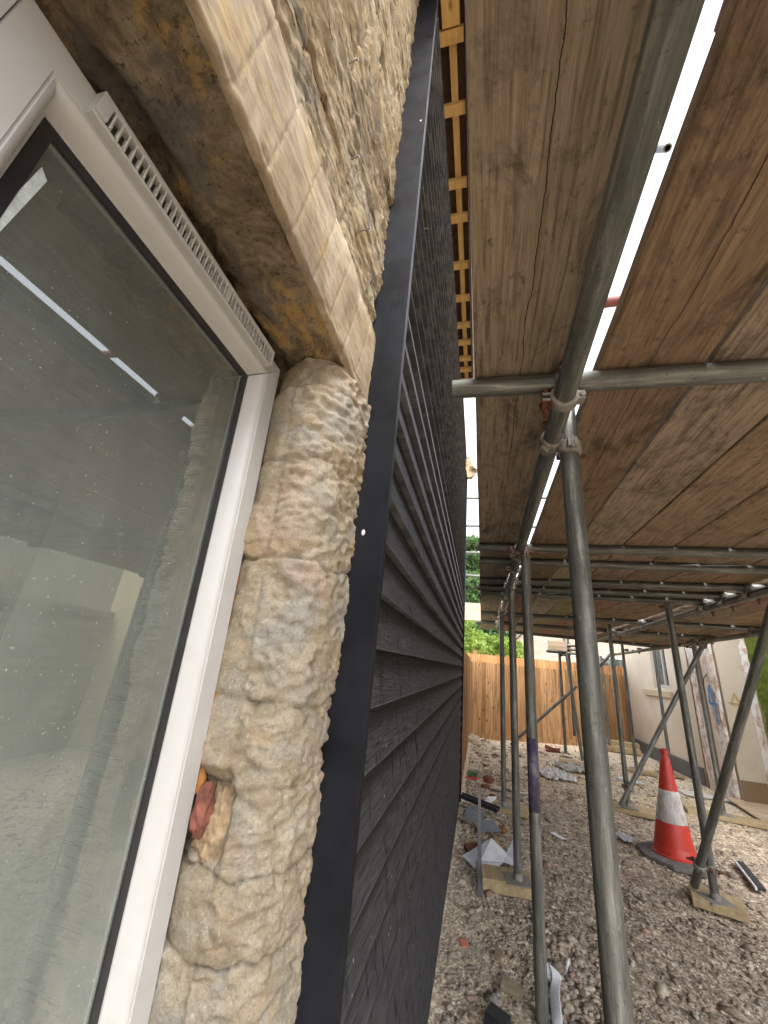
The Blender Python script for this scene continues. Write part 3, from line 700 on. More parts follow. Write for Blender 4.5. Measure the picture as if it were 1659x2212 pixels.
for i, (a, b) in enumerate(edges):
    if i > 1: a += .007; b += .007
    t = tints[i]; sh = .008*((i*5) % 3-1)
    sboard(a, b, -.16+sh*4, 2.48+sh, t, labs[i] if i < 5 else f'scaffold board in the near bay, {ORD[i]} one right of the sky gap', GRP, drift=-.0105 if i else -.009)
    dr = .0 if i else .0
    x2 = .020 if i else .016
    t2 = tuple(c*(.85+.3*random.random()) for c in t)
    sboard(a+x2, b+x2, 2.49+sh, 3.70+sh, t2, f'short scaffold board in the middle bay, {ORD[i]} one right of the sky gap' if i else 'short scaffold board beside the cladding in the middle bay of the deck', GRP)
    if i < 12:
        t3 = tuple(c*(.9+.3*random.random()) for c in t)
        sboard(a+.034, b+.034, 3.71+sh, 7.7 if i < 8 else 7.9, t3, f'scaffold board in the far bay, {ORD[i]} one right of the sky gap' if i else 'far scaffold board of the deck nearest the cladding corner', GRP, drift=-.007 if i == 0 else 0)

# ------------------------------------------------------------------ scaffold tubes and couplers
scf = thing('tube_scaffold', 'galvanised tube scaffold with clamped couplers carrying the board deck', 'scaffold', (.24, 2.1, -1.2))
TR = .02415
def tube(name, a, b, r=TR, seg=28, mat=None, parent=scf):
    a = Vector(a); b = Vector(b); mid = a.lerp(b, .5); d = b-a; L = d.length
    g = MB(); g.cyl((0, 0, -L/2), (0, 0, L/2), r, seg=seg, inner=r-.004)
    me = bpy.data.meshes.new(name); me.from_pydata(g.v, [], g.f); me.materials.append(mat or GALV); me.update()
    me.polygons.foreach_set('use_smooth', [True]*len(me.polygons)); me.set_sharp_from_angle(angle=R(40))
    o = bpy.data.objects.new(name, me); col.objects.link(o); o.parent = parent
    o.location = mid-root_loc(parent); o.rotation_euler = d.to_track_quat('Z', 'Y').to_euler(); return o
def coupler(P, A, Q, B, flip=1, parent=scf, size=1.0, detail=True):
    """two forged half-bands: one round tube axis A at P, one round axis B at Q, with hinge, T-bolt and flange nut"""
    P, A, Q, B = Vector(P), Vector(A).normalized(), Vector(Q), Vector(B).normalized()
    g = MB(); bts = []
    for (C, ax, other) in ((P, A, Q), (Q, B, P)):
        d = (other-C); d -= ax*d.dot(ax)
        if d.length < 1e-4: d = ax.orthogonal()
        d.normalize(); s = ax.cross(d).normalized()*flip
        # band: ring with thickened section
        seg = 26; w = .021; ro = .0315; ri = .0246; n = len(g.v)
        for i in range(seg):
            th = 2*math.pi*i/seg; rad = d*math.cos(th)+s*math.sin(th); bulge = 1+.05*abs(math.sin(th))
            ww = w*(.72+.28*abs(math.sin(th)))
            for (rr, hh) in ((ri, -ww), (ro*bulge, -ww*.8), (ro*bulge*1.03, 0), (ro*bulge, ww*.8), (ri, ww)): g.v.append(tuple(C+rad*rr+ax*hh))
        for i in range(seg):
            j = (i+1) % seg
            for k in range(4): g.f.append((n+i*5+k, n+j*5+k, n+j*5+k+1, n+i*5+k+1)); g.mi.append(0)
        # hinge lug and pin on one side
        for sg, ln in ((-1, .016), (1, .020)):
            c0 = C+s*sg*.030; mt = Matrix((s*sg, ax, d)).transposed().to_4x4(); mt.translation = c0
            g.box(0, ln, -.013, .013, -.012, -.0045, mat=mt); g.box(0, ln, -.013, .013, .0045, .012, mat=mt)
        pc = C-s*.040; g.cyl(pc-ax*.017, pc+ax*.017, .0065, seg=12)
        bc = C+s*.043; bt = MB(); bts.append(bt)
        bt.cyl(bc+d*.022, bc-d*.052, .0058, seg=12); bt.cyl(bc-d*.014, bc-d*.018, .0155, .0145, seg=18); bt.cyl(bc-d*.018, bc-d*.031, .0118, .0112, seg=6); bt.cyl(bc+d*.016, bc+d*.026, .010, seg=10)
    mt = Matrix.Translation(P.lerp(Q, .5)); g.box(-.018, .018, -.018, .018, -.007, .007, mat=mt)
    o = obj('coupler', g, COUP, parent, autos=40, bevel=.0008 if detail else 0); 
    for bt in bts: obj('coupler_bolt', bt, RUST, o, autos=35)
    return o
# ledgers
def l1(y): return Vector((.190+.0145*y*.9, y, .643-.006))
L1a, L1b = Vector((.180, -.30, .638)), Vector((.285, 6.55, .634))
def L1(y): t = (y-L1a.y)/(L1b.y-L1a.y); return L1a.lerp(L1b, t)
tube('ledger', L1(-.3), L1(6.55), TR)
L2a, L2b = Vector((1.60, 1.2, .595)), Vector((1.82, 7.7, .588))
def L2(y): t = (y-L2a.y)/(L2b.y-L2a.y); return L2a.lerp(L2b, t)
tube('ledger', L2(1.2), L2(7.9))
L3a, L3b = Vector((2.52, 3.2, .568)), Vector((2.80, 11.0, .556))
def L3(y): t = (y-L3a.y)/(L3b.y-L3a.y); return L3a.lerp(L3b, t)
tube('ledger', L3(3.2), L3(6.2)); tube('ledger', L3(6.25), L3(9.6)+Vector((.0, 0, .0)))
# transoms
tr = [((-.072, .860, .692), (2.9, .79, .607)), ((-.019, 2.327, .692), (2.8, 2.02, .609)), ((.0, 2.655, .692), (2.8, 2.33, .609)), ((.012, 3.30, .692), (1.9, 2.86, .637)),
      ((-.017, 3.60, .692), (1.78, 3.19, .640)), ((.025, 3.86, .692), (1.85, 3.45, .638)), ((.035, 5.35, .692), (2.75, 4.55, .611)), ((-.04, 6.42, .692), (2.75, 5.60, .611)), ((.6, 7.55, .678), (2.9, 7.3, .606))]
for a, b in tr: tube('transom', a, b)
def at_x(a, b, x): t = (x-a[0])/(b[0]-a[0]); return Vector(a).lerp(Vector(b), t)
# standards with sole boards and base plates
SX = [(.246, 1.047, 2.05), (.243, 2.165, .63), (.238, 3.10, .66), (.240, 4.56, .66)]
SX2 = [(1.463, 3.572, .70), (1.552, 5.43, .68), (2.673, 6.00, .66), (2.436, 7.92, .66), (2.95, 8.0, .66), (1.441, 8.12, .50), (2.543, 9.67, .52)]
bases = []
for x, y, zt in SX+SX2:
    zg = gz(x, y)+.052+(.018 if y == 3.10 else 0)-(.05 if y < 2.5 else 0)
    dx = 0.0
    tube('standard', (x, y, zg+.006), (x+dx, y, zt))
    if y < 2.5: continue
    g = MB(); mt = Matrix.Translation((x, y, zg))@Matrix.Rotation(random.uniform(-.3, .3), 4, 'Z'); g.box(-.075, .075, -.075, .075, .0, .006, mat=mt); g.cyl((x, y, zg+.006), (x, y, zg+.04), .029, .026, seg=20, inner=.0245)
    obj('base_plate', g, COUP, scf, bevel=.001)
# purple paint band on the second post
pp_ = MB(); pp_.cyl((.243, 2.165, -.555), (.243, 2.165, -.27), TR+.0006, seg=28, inner=TR+.0001)
pm = MT('purple_paint', .5); pm.set('Base Color', pm.ramp(pm.noise(pm.co(scale=(1, 1, .4)), 26, 8, .8), [(.38, (.17, .17, .18)), (.52, (.06, .05, .09)), (.66, (.045, .03, .11))])); obj('paint_band', pp_, pm.m, scf, smooth=True)
# couplers
XA, YA_, ZA = Vector((1, 0, 0)), Vector((0, 1, 0)), Vector((0, 0, 1))
for i, (a, b) in enumerate(tr[:8]):
    q = at_x(a, b, L1(a[1]).x); p = L1(q.y); coupler(p, L1b-L1a, q, Vector(b)-Vector(a), flip=-1 if i % 2 == 0 else 1)
for i, (x, y, zt) in enumerate(SX):
    p = L1(y+.03 if i == 0 else y); coupler(Vector((p.x, y, p.z)), L1b-L1a, (x+.0, y, p.z-.03), ZA, flip=1 if i % 2 else -1)
for a, b in tr[1:8]:
    if b[0] > 1.7 and b[0] < 2: q = at_x(a, b, L2(b[1]).x); coupler(L2(q.y), L2b-L2a, q, Vector(b)-Vector(a), detail=False)
    else:
        q = at_x(a, b, L2(a[1]*.9).x); coupler(L2(q.y), L2b-L2a, q, Vector(b)-Vector(a), detail=False)
        if b[0] > 2.6 and a[1] > 4: q = at_x(a, b, L3(b[1]).x); coupler(L3(q.y), L3b-L3a, q, Vector(b)-Vector(a), detail=False)
coupler(L2(3.572), L2b-L2a, (1.463, 3.572, L2(3.572).z+.02), ZA, detail=False); coupler(L2(5.43), L2b-L2a, (1.552, 5.43, .585), ZA, detail=False); coupler(L3(6.0), L3b-L3a, (2.673, 6.0, .56), ZA, detail=False); coupler(L3(7.92), L3b-L3a, (2.5, 7.92, .56), ZA, detail=False)
# braces
b1a, b1b = Vector((1.385, 3.655, -1.185)), Vector((1.56, 2.38, .70)); tube('brace', b1a, b1b); 
b2a, b2b = Vector((1.455, 5.36, -1.19)), Vector((2.52, 5.42, .52)); tube('brace', b2a, b2b)
p = b2a.lerp(b2b, .10); coupler(p, b2b-b2a, (1.552, 5.43, p.z), ZA, detail=False); p = b2a.lerp(b2b, .985); coupler(p, b2b-b2a, L3(5.45), L3b-L3a, detail=False)
p = b1a.lerp(b1b, .07); coupler(p, b1b-b1a, (1.463, 3.572, p.z), ZA, detail=False)
tube('brace', (2.05, 8.0, .24), (2.3, 8.05, .50), seg=14)
# tubes seen above the deck through the gap
redm = m_plain('red_oxide_tube', (.20, .07, .06), .6, .2, .3, 30)
tube('guard_rail', (.25, 1.56, 1.70), (2.6, 1.50, 1.70), mat=redm); tube('guard_rail', (.58, .90, 1.62), (.62, 1.06, 1.92), r=.012, seg=12)
tube('guard_rail', (.60, -.3, 1.75), (.66, .70, 1.75), mat=redm)
for z in (1.61, 2.05, 2.59, 3.18): tube('guard_rail', (-2.2, 7.3, z), (3.0, 7.3, z+.0), seg=16)
# far lift by the fence
for a, b in (((1.20, 8.0, .43), (1.75, 8.0, .43)), ((1.36, 8.02, .49), (1.75, 8.02, .50)), ((1.48, 8.03, .56), (1.80, 8.0, .57)), ((1.43, 7.9, .38), (1.90, 9.2, .50)), ((1.51, 8.0, .74), (1.62, 7.75, -1.20)), ((.55, 8.1, -1.17), (1.66, 7.95, -.11)), ((1.60, 8.1, -.9), (1.60, 8.1, .78))):
    tube('brace' if abs(a[2]-b[2]) > .3 else 'transom', a, b, seg=16)
for c in ((1.44, 8.0, .43), (1.441, 8.0, -.33), (1.60, 8.0, .50)): coupler(c, XA, (c[0], 8.052, c[2]), ZA, detail=False)
TOE = m_timber('toe_board_timber', (.42, .32, .22), (.55, .44, .32), (2, 30, 30))
g = MB(); g.box(-2.0, 2.6, 7.22, 7.26, .80, 1.10); tag(obj('toe_board', g, TOE, bevel=.003), 'pale plank on edge across the scaffold end, seen in the slit by the cladding', 'toe board')
g = MB(); g.box(1.22, 1.54, 7.93, 7.965, .455, .62); tag(obj('toe_board', g, TOE, bevel=.003), 'short brown plank on edge fixed to the distant scaffold before the brick house', 'toe board')

# ------------------------------------------------------------------ sole boards under the posts
def sole(c, L, Wd, ang, lab, h=.034, mat=None):
    z = gz(c[0], c[1]); x, y = c
    g = MB(); g.box(x-L/2, x+L/2, y-Wd/2, y+Wd/2, z+.010, z+h+.018)
    g.v = [(v[0]-x, v[1]-y, v[2]-z) for v in g.v]
    me = bpy.data.meshes.new('sole_board'); me.from_pydata(g.v, [], g.f); me.materials.append(mat or SOLE); me.update()
    o = bpy.data.objects.new('sole_board', me); col.objects.link(o); o.location = (x, y, z); o.rotation_euler = (random.uniform(-.01, .01), random.uniform(-.01, .01), ang)
    b = o.modifiers.new('bevel', 'BEVEL'); b.width = .004; b.segments = 2
    tag(o, lab, 'sole board', 'timber sole boards under the scaffold posts'); return o
sole((.20, 3.14), .35, .20, R(3), 'thick pale timber block under the third post from the camera, beside the black cladding', .055)
sole((.28, 4.62), .36, .22, R(-8), 'timber pad under the fourth post along the cladding', .034)
sole((1.48, 3.60), .27, .24, R(-18), 'square timber pad under the crossed post and brace behind the cone', .036)
sole((1.62, 5.45), .46, .24, R(-14), 'timber pad under the brace foot left of the traffic cone')
sole((2.72, 6.0), .80, .20, R(-10), 'long timber plank right of the cone with a post standing on it')
sole((1.45, 7.55), .42, .20, R(-12), 'small timber pad before the far fence in the rubble')
sole((2.45, 7.85), .46, .18, R(-12), 'timber pad beyond the brace near the rendered wall plinth')
sole((2.95, 8.02), .3, .2, 0.1, 'timber pad against the rendered house plinth')
sole((2.70, 9.75), .75, .3, R(-4), 'weathered sleeper stacked at the right foot of the fence, lower one', .08)
sole((2.82, 9.9), .6, .25, R(-6), 'weathered sleeper stacked at the right foot of the fence, upper one', .16)

# ------------------------------------------------------------------ traffic cone
cx, cy = 1.515, 4.27; cz = gz(cx, cy)+.004
cone = thing('traffic_cone', 'dirty red and white traffic cone on a grey octagonal base', 'traffic cone', (cx, cy, cz))
g = MB()
def lathe(g, pr, c, seg=40, lean_=(0, 0)):
    P = []
    for r, z in pr: P.append([(c[0]+r*math.cos(2*math.pi*i/seg)+lean_[0]*z, c[1]+r*math.sin(2*math.pi*i/seg)+lean_[1]*z, c[2]+z) for i in range(seg)])
    g.grid(P, closed=True)
RED = MT('cone_red', .45); rv = RED.co(); RED.set('Base Color', RED.mix(RED.ramp(RED.noise(rv, 9, 8, .75), [(.5, 0.), (.7, .5)]), (.52, .040, .026), (.27, .05, .04))); RED.set('Normal', RED.bump(RED.noise(rv, 60, 5), .2, .002))
SLV = MT('cone_sleeve', .5); sv = SLV.co(); SLV.set('Base Color', SLV.mix(SLV.ramp(SLV.noise(SLV.co(scale=(1, 1, .5)), 16, 9, .82), [(.46, 0.), (.60, .8)]), (.62, .60, .60), (.27, .22, .19)))
LN = (.035, 0)
lathe(g, [(.152, .035), (.152, .050), (.143, .055), (.136, .10), (.1345, .102), (.1335, .11), (.106, .262)], (cx, cy, cz), lean_=LN)
obj('cone_body', g, RED.m, cone, autos=30); g = MB()
lathe(g, [(.0665, .478), (.040, .665), (.031, .705), (.027, .712), (.026, .735), (.030, .742), (.028, .765), (.012, .775), (.0, .776)], (cx, cy, cz), lean_=LN)
obj('cone_tip', g, RED.m, cone, autos=30)
g = MB(); lathe(g, [(.106, .262), (.1075, .264), (.0680, .476), (.0665, .478)], (cx, cy, cz), lean_=LN); obj('reflective_sleeve', g, SLV.m, cone, smooth=True)
g = MB(); P = []
for r, z in ((.0, 0), (.262, 0), (.268, .01), (.262, .035), (.17, .042), (.15, .040)):
    P.append([(cx+r*(1.0)*math.cos(math.pi/8+2*math.pi*i/8), cy+r*math.sin(math.pi/8+2*math.pi*i/8), cz+z) for i in range(8)])
g.grid(P, closed=True); obj('cone_base', g, m_plain('grey_rubber', (.13, .125, .115), .85, 0, .35, 25, .4), cone, bevel=.004)

# ------------------------------------------------------------------ debris
def crumple(name, c, sx, sy, amp, seed, mat, lab, cat, rot=0, n=26, lift=.02, fold=5):
    g = MB(); P = []; cr, sr = math.cos(rot), math.sin(rot)
    for i in range(n):
        row = []
        for j in range(n):
            u = i/(n-1)-.5; v = j/(n-1)-.5; w = .12*n3(u*3, v*3, seed+4)
            x = u*sx*(1+w)+.05*sx*n3(u*6, v*6, seed+1); y = v*sy*(1-w)+.05*sy*n3(u*6, v*6, seed+2)
            z = amp*abs(n3(u*fold, v*fold, seed))*1.8+amp*.3*abs(n3(u*fold*3, v*fold*3, seed))
            X = c[0]+x*cr-y*sr; Y = c[1]+x*sr+y*cr; row.append((X, Y, gz(X, Y)+lift+z))
        P.append(row)
    g.grid(P); o = obj(name, g, mat, None, loc=(c[0], c[1], gz(*c))); s = o.modifiers.new('solid', 'SOLIDIFY'); s.thickness = .0012
    return tag(o, lab, cat)
def slab(name, c, size, ang, tilt, mat, lab, cat, lift=.0, bev=.002, warp=0, group=None):
    L, Wd, h = size; g = MB(); g.box(-L/2, L/2, -Wd/2, Wd/2, 0, h)
    me = bpy.data.meshes.new(name); me.from_pydata(g.v, [], g.f); me.materials.append(mat); me.update()
    o = bpy.data.objects.new(name, me); col.objects.link(o); o.location = (c[0], c[1], gz(*c)+lift); o.rotation_euler = (tilt[0], tilt[1], ang)
    if bev: b = o.modifiers.new('bevel', 'BEVEL'); b.width = bev; b.segments = 2
    return tag(o, lab, cat, group)
# folded white membrane: hand-made facets
zf = gz(.1, 3.5)
def poly(name, pts, faces, mat, lab, cat, th=.0015):
    g = MB(); g.v = [(x, y, gz(x, y)+h) for x, y, h in pts]; g.f = faces; g.mi = [0]*len(faces)
    o = obj(name, g, mat, None, loc=(pts[0][0], pts[0][1], gz(pts[0][0], pts[0][1]))); s = o.modifiers.new('solid', 'SOLIDIFY'); s.thickness = th; return tag(o, lab, cat)
poly('plastic_sheet', [(-.10, 3.38, .03), (.02, 3.30, .05), (.10, 3.58, .10), (.17, 3.42, .03), (.26, 3.42, .02), (.27, 3.72, .10), (.20, 3.55, .04), (.0, 3.26, .005), (.05, 3.36, .02), (.09, 3.30, .005)],
     [(0, 1, 2), (1, 3, 2), (3, 4, 6), (4, 5, 6), (2, 3, 6), (0, 7, 1), (7, 8, 1), (7, 9, 8), (8, 9, 3), (1, 8, 3)], PLAST, 'crumpled white membrane sheet lying by the second timber block', 'plastic sheet')
poly('plastic_sheet', [(.05, 4.60, .03), (.13, 4.52, .01), (.19, 4.82, .06), (.10, 4.70, .07)], [(0, 1, 3), (1, 2, 3)], PLAST, 'small pointed white plastic scrap behind the black plastic channel', 'plastic sheet')
# black channel
g = MB(); mt = Matrix.Translation((.01, 4.42, gz(.01, 4.42)+.055))@Matrix.Rotation(R(-17), 4, 'Z')@Matrix.Rotation(R(6), 4, 'Y')
g.box(-.18, .18, -.045, .045, 0, .006, mat=mt); g.box(-.18, .18, -.045, -.039, .006, .035, mat=mt); g.box(-.18, .18, .039, .045, .006, .03, mat=mt); g.box(-.18, .18, -.012, .012, .006, .02, mat=mt)
tag(obj('plastic_channel', g, DARKP, None, loc=(.01, 4.42, gz(.01, 4.42)), bevel=.001), 'black plastic channel offcut leaning at the cladding foot', 'channel')
slab('roof_slate', (-.035, 4.19), (.15, .24, .007), R(-12), (R(14), R(4)), SLATE, 'grey roof slate with a cut corner, under the black channel', 'slate', .015)
slab('roof_slate', (.07, 3.98), (.19, .17, .007), R(22), (R(5), R(-4)), SLATE, 'dark grey slate lying flat in front of the other slate', 'slate', .03)
slab('cladding_offcut', (-.06, 4.02), (.20, .07, .012), R(-28), (0, R(6)), m_plain('brown_board', (.20, .15, .11), .8, 0, .3, 30), 'thin brown board offcut under the slates', 'offcut', .012)
slab('timber_offcut', (.135, 3.78), (.035, .26, .018), R(2), (R(-10), 0), SOLE, 'small pale timber batten offcut pointing at the white sheet', 'offcut', .02)
slab('timber_offcut', (-.02, 3.66), (.09, .025, .015), R(-8), (0, 0), SOLE, 'tiny pale timber stick beside the red brick piece', 'offcut', .02)
tag(obj('foam_lump', blob((.20, 4.0, gz(.2, 4)+.025), (.028, .03, .025), 5, .8, 7), FOAM, loc=(.2, 4, gz(.2, 4)), smooth=True), 'orange foam lump behind the timber batten offcut', 'foam lump')
slab('brick_piece', (-.03, 3.56), (.11, .09, .045), R(20), (R(8), R(-6)), BRK, 'broken red brick beside the white sheet', 'brick', -.005, .008)
g = MB(); g.box(.004, .028, 2.92, 4.86, 0, .003); g.v = [(x, y, gz(.01, 3)+.055+(y-2.9)*.012-.03*max(0, (3.1-y)/.2)+z) for x, y, z in g.v]
lath = MB(); P = []
for y in axis([(2.92, 4.86, .08)]):
    zc_ = gz(.01, 3.2)+.022+.075*max(0, min(1, (y-2.95)/.5))+.008*math.sin(y*2); P.append([(.003+.002*math.sin(y*3), y, zc_), (.027+.002*math.sin(y*3), y, zc_), (.027+.002*math.sin(y*3), y, zc_+.003), (.003+.002*math.sin(y*3), y, zc_+.003)])
lath.grid(P, closed=True); tag(obj('metal_strip', lath, m_plain('dull_zinc', (.17, .175, .19), .45, .5, .15, 20), None, loc=(.01, 2.92, -1.2)), 'long thin grey metal strip lying along the cladding over the debris', 'metal strip')
slab('carton', (-.065, 5.62), (.11, .09, .05), R(-10), (0, 0), m_plain('green_carton', (.05, .13, .05), .6, 0, .5, 40), 'small green carton with a red base by the far end of the cladding', 'carton', .012)
slab('carton_flap', (-.06, 5.57), (.13, .12, .010), R(-20), (0, 0), m_plain('red_card', (.55, .05, .04), .6), 'red card scrap under the green carton', 'card scrap', .0)
slab('plastic_strip', (.47, 5.32), (.17, .03, .004), R(20), (0, 0), PLAST, 'thin white plastic strip on the gravel between the second and third posts', 'strip', .012)
slab('plastic_strip', (.645, 4.2), (.05, .13, .004), R(35), (0, 0), PLAST, 'small pale plastic scrap in the middle of the gravel', 'strip', .012)
slab('slate_shard', (.19, 5.24), (.12, .05, .01), R(10), (0, R(8)), DARKP, 'small black shard on the sand left of the fourth post', 'shard', .008)
crumple('paper_scrap', (1.23, 4.50), .10, .17, .025, 3, PLAST, 'crumpled white paper lying left of the traffic cone', 'paper', R(20))
crumple('plastic_heap', (1.02, 6.50), .42, .40, .06, 8, m_plain('grey_plastic', (.55, .55, .55), .4, 0, .3, 14), 'heap of crumpled grey plastic on the sand before the fence', 'plastic heap', .2, 40, .01, 9)
crumple('plastic_heap', (1.40, 7.15), .5, .35, .06, 12, m_plain('pale_grey_rubble_bag', (.45, .44, .42), .7, 0, .4, 20), 'grey rubbish and torn bag by the far timber pad', 'rubbish heap', .2, 36, .01, 9)
crumple('plastic_heap', (2.05, 7.0), .28, .14, .04, 15, PLAST, 'white torn plastic on the dirt near the plinth', 'plastic scrap', .1, 24, .01, 7)
crumple('cement_scrap', (2.95, 7.05), .6, .35, .012, 19, m_plain('pale_board', (.55, .52, .47), .8), 'pale broken sheet at the foot of the rendered wall', 'sheet', .1, 16, .01, 3)
slab('board_with_white_edge', (1.98, 4.22), (.05, .50, .018), R(-14), (0, R(-4)), m_plain('black_board', (.03, .03, .034), .7, 0, .3), 'dark board strip on the gravel at the right edge', 'board strip', .02)
slab('white_board_edge', (1.948, 4.22), (.012, .50, .02), R(-14), (0, 0), PLAST, 'white edge strip along the dark board at the right edge', 'edge strip', .018)
slab('plywood_sheet', (3.55, 6.45), (.85, 1.0, .015), R(-4), (R(2), 0), m_timber('worn_plywood', (.46, .35, .23), (.58, .46, .33), (3, 12, 12)), 'worn plywood sheet on the ground before the stained wall, at the right edge', 'plywood sheet', .035)
slab('paving_piece', (.14, 2.28), (.085, .055, .03), R(-15), (R(6), R(4)), m_plain('tan_block', (.26, .21, .14), .9, 0, .3, 30, .4), 'tan broken paving block between the cladding and the second post', 'block', -.004, .004)
slab('paving_piece', (.10, 2.48), (.035, .06, .018), R(-20), (R(8), 0), m_plain('brown_block', (.24, .18, .12), .9, 0, .3, 30, .4), 'small brown block chip behind the tan block', 'block', .0, .003)
slab('tile_shard', (-.06, 2.50), (.035, .04, .006), R(30), (R(10), 0), m_plain('orange_tile', (.46, .15, .09), .8), 'small orange tile shard on the grit by the cladding', 'tile shard', .004)
slab('black_block', (.075, 2.06), (.08, .06, .045), R(-25), (R(5), R(5)), DARKP, 'black plastic block at the bottom edge of the photo', 'block', -.004, .004)
slab('stone_piece', (2.10, 2.9), (.16, .10, .05), R(35), (0, 0), SOLE, 'pale block in the bottom right corner', 'block')
# curl of white tape
g = MB(); tpp = [(.29, 2.12, .012), (.30, 2.20, .022), (.302, 2.27, .030), (.318, 2.33, .045), (.335, 2.37, .050), (.325, 2.40, .062), (.308, 2.41, .058), (.306, 2.38, .045), (.318, 2.36, .035), (.345, 2.40, .030), (.38, 2.46, .026), (.41, 2.52, .045)]
P = []
for i, (x, y, h) in enumerate(tpp):
    w = .020*(1 if i < 9 else 1-.28*(i-8)); z = gz(x, y)+h; tw = .012*math.sin(i*.9); P.append([(x-w, y, z-tw), (x, y+.003, z+.003), (x+w, y+.004, z+tw)])
g.grid(P); o = obj('tape_curl', g, PLAST, None, smooth=True, loc=(.3, 2.3, gz(.3, 2.3))); s_ = o.modifiers.new('sub', 'SUBSURF'); s_.levels = 2; s_.render_levels = 2; s2 = o.modifiers.new('solid', 'SOLIDIFY'); s2.thickness = .001
tag(o, 'curled white plastic tape on the stones between the two nearest posts', 'tape')
# larger loose stones
rr_ = random.Random(3)
LST = m_plain('loose_stone', (.27, .20, .15), .9, 0, .35, 30, .6); LST2 = m_plain('pale_loose_stone', (.48, .40, .30), .9, 0, .3, 30, .6)
tag(stones('rubble_stones', 330, lambda: -.1+3.0*rng.random()**1.2, lambda: 2.0+6.3*rng.random()**1.2, lambda: .016+.016*rng.random(), PEB), 'larger loose stones lying among the gravel', None, kind='stuff')
tag(stones('near_rubble_stones', 190, lambda: .27+.22*rng.random(), lambda: 2.0+.75*rng.random(), lambda: .010+.012*rng.random(), PEB), 'cluster of brown stones between the two nearest posts', None, kind='stuff')
for x, y, s, m, lab in ((-.10, 7.8, .09, LST2, 'pale rock heap at the left foot of the fence'), (-.02, 7.62, .06, LST2, 'pale rock in front of the fence by the cladding corner'), (1.22, 8.35, .07, BRK, 'pinkish brick lump at the foot of the fence'), (1.36, 8.42, .05, BRK, 'smaller pinkish brick lump at the foot of the fence')):
    tag(obj('rock', blob((x, y, gz(x, y)+s*.4), (s*1.3, s, s*.8), x*3, .9, 6, 2), m, None, loc=(x, y, gz(x, y))), lab, 'rock')
NM = ['tan', 'tan', 'pale', 'red']
for k in range(14):
    x = -.12+.9*rr_.random(); y = 4.9+2.6*rr_.random(); s = .018+.03*rr_.random()
    g = blob((x, y, gz(x, y)+s*.3), (s*1.2, s, s*.8), k*1.7, .9, 6, 1)
    q = rr_.randrange(4); tag(obj('rubble_chunk', g, [LST, LST, LST2, BRK][q], None, loc=(x, y, gz(x, y))), f'{"small" if s < .03 else "fist-sized"} {["angular", "rounded", "flat", "split"][k % 4]} {NM[q]} stone chunk on the sand strip, {"left" if x < .3 else "right"} of the fourth post, {"near" if y < 5.7 else "middle" if y < 6.6 else "far"} part', 'stone', 'loose chunks on the sandy strip')

# ------------------------------------------------------------------ fence
FN = m_fence('fence_pine', (.31, .165, .07), (.50, .30, .15)); FN2 = m_fence('fence_pine_top', (.52, .25, .095), (.68, .39, .18))
fen = thing('timber_fence', 'orange-brown close-board timber fence across the far end of the plot', 'fence', (1.2, 9, -1.25))
fa, fb = Vector((-.28, 8.15, 0)), Vector((3.45, 10.9, 0)); fd = (fb-fa).normalized(); fnv = Vector((fd.y, -fd.x, 0)); FL = (fb-fa).length
g = MB(); g2 = MB(); s = 0
while s < FL:
    w = .098; a = fa+fd*s; b = fa+fd*(s+w+.012); zt_ = .135+.012*s+random.uniform(-.008, .008); dzr = random.uniform(-.003, .003)
    for (gg, p0, z0_, z1_) in ((g, 0, -1.5, zt_), (g2, -.045, zt_-.06, zt_+.145+.01*s)):
        o_ = fnv*p0; q = [a+o_+fnv*.004, b+o_+fnv*.026, b+o_+fnv*.006, a+o_]
        n = len(gg.v)
        for z in (z0_, z1_): gg.v += [(v.x, v.y, z+dzr) for v in q]
        gg.f += [(n, n+1, n+5, n+4), (n+1, n+2, n+6, n+5), (n+2, n+3, n+7, n+6), (n+3, n, n+4, n+7), (n+4, n+5, n+6, n+7)]; gg.mi += [0]*5
    s += w
obj('fence_boards', g, FN, fen); obj('upper_fence_boards', g2, FN2, fen)
g = MB(); a = fa+fnv*.03; b = fb+fnv*.03
n = 0; g.v = [(a.x, a.y, -1.5), (b.x, b.y, -1.5), (b.x, b.y, -1.17), (a.x, a.y, -1.10), (a.x-fnv.x*.03, a.y-fnv.y*.03, -1.5), (b.x-fnv.x*.03, b.y-fnv.y*.03, -1.5), (b.x-fnv.x*.03, b.y-fnv.y*.03, -1.17), (a.x-fnv.x*.03, a.y-fnv.y*.03, -1.10)]
g.f = [(0, 1, 2, 3), (3, 2, 6, 7), (5, 4, 7, 6)]; g.mi = [0]*3; obj('gravel_board', g, FN, fen)
for s in (.33, 2.1, 3.6):
    p = fa+fd*s-fnv*.09; g = MB(); g.box(p.x-.045, p.x+.045, p.y-.045, p.y+.045, -1.4, .36 if s < 1 else .33); obj('fence_post', g, FN, fen)
fen2 = thing('side_fence', 'orange-brown close-board fence panel running from the cladding corner to the back fence', 'fence', (-.2, 6.5, -1.25))
g = MB(); y = 4.75
while y < 8.15:
    x = -.185+.0075*(y-4.7); g.box(x-.018, x+random.uniform(0, .006), y, y+.096, -1.35, .20+random.uniform(-.01, .01)); y += .098
obj('fence_boards', g, FN, fen2)
g = MB(); g.box(-.24, -.205, 4.75, 8.1, -.2, -.12); obj('fence_rail', g, FN, fen2)

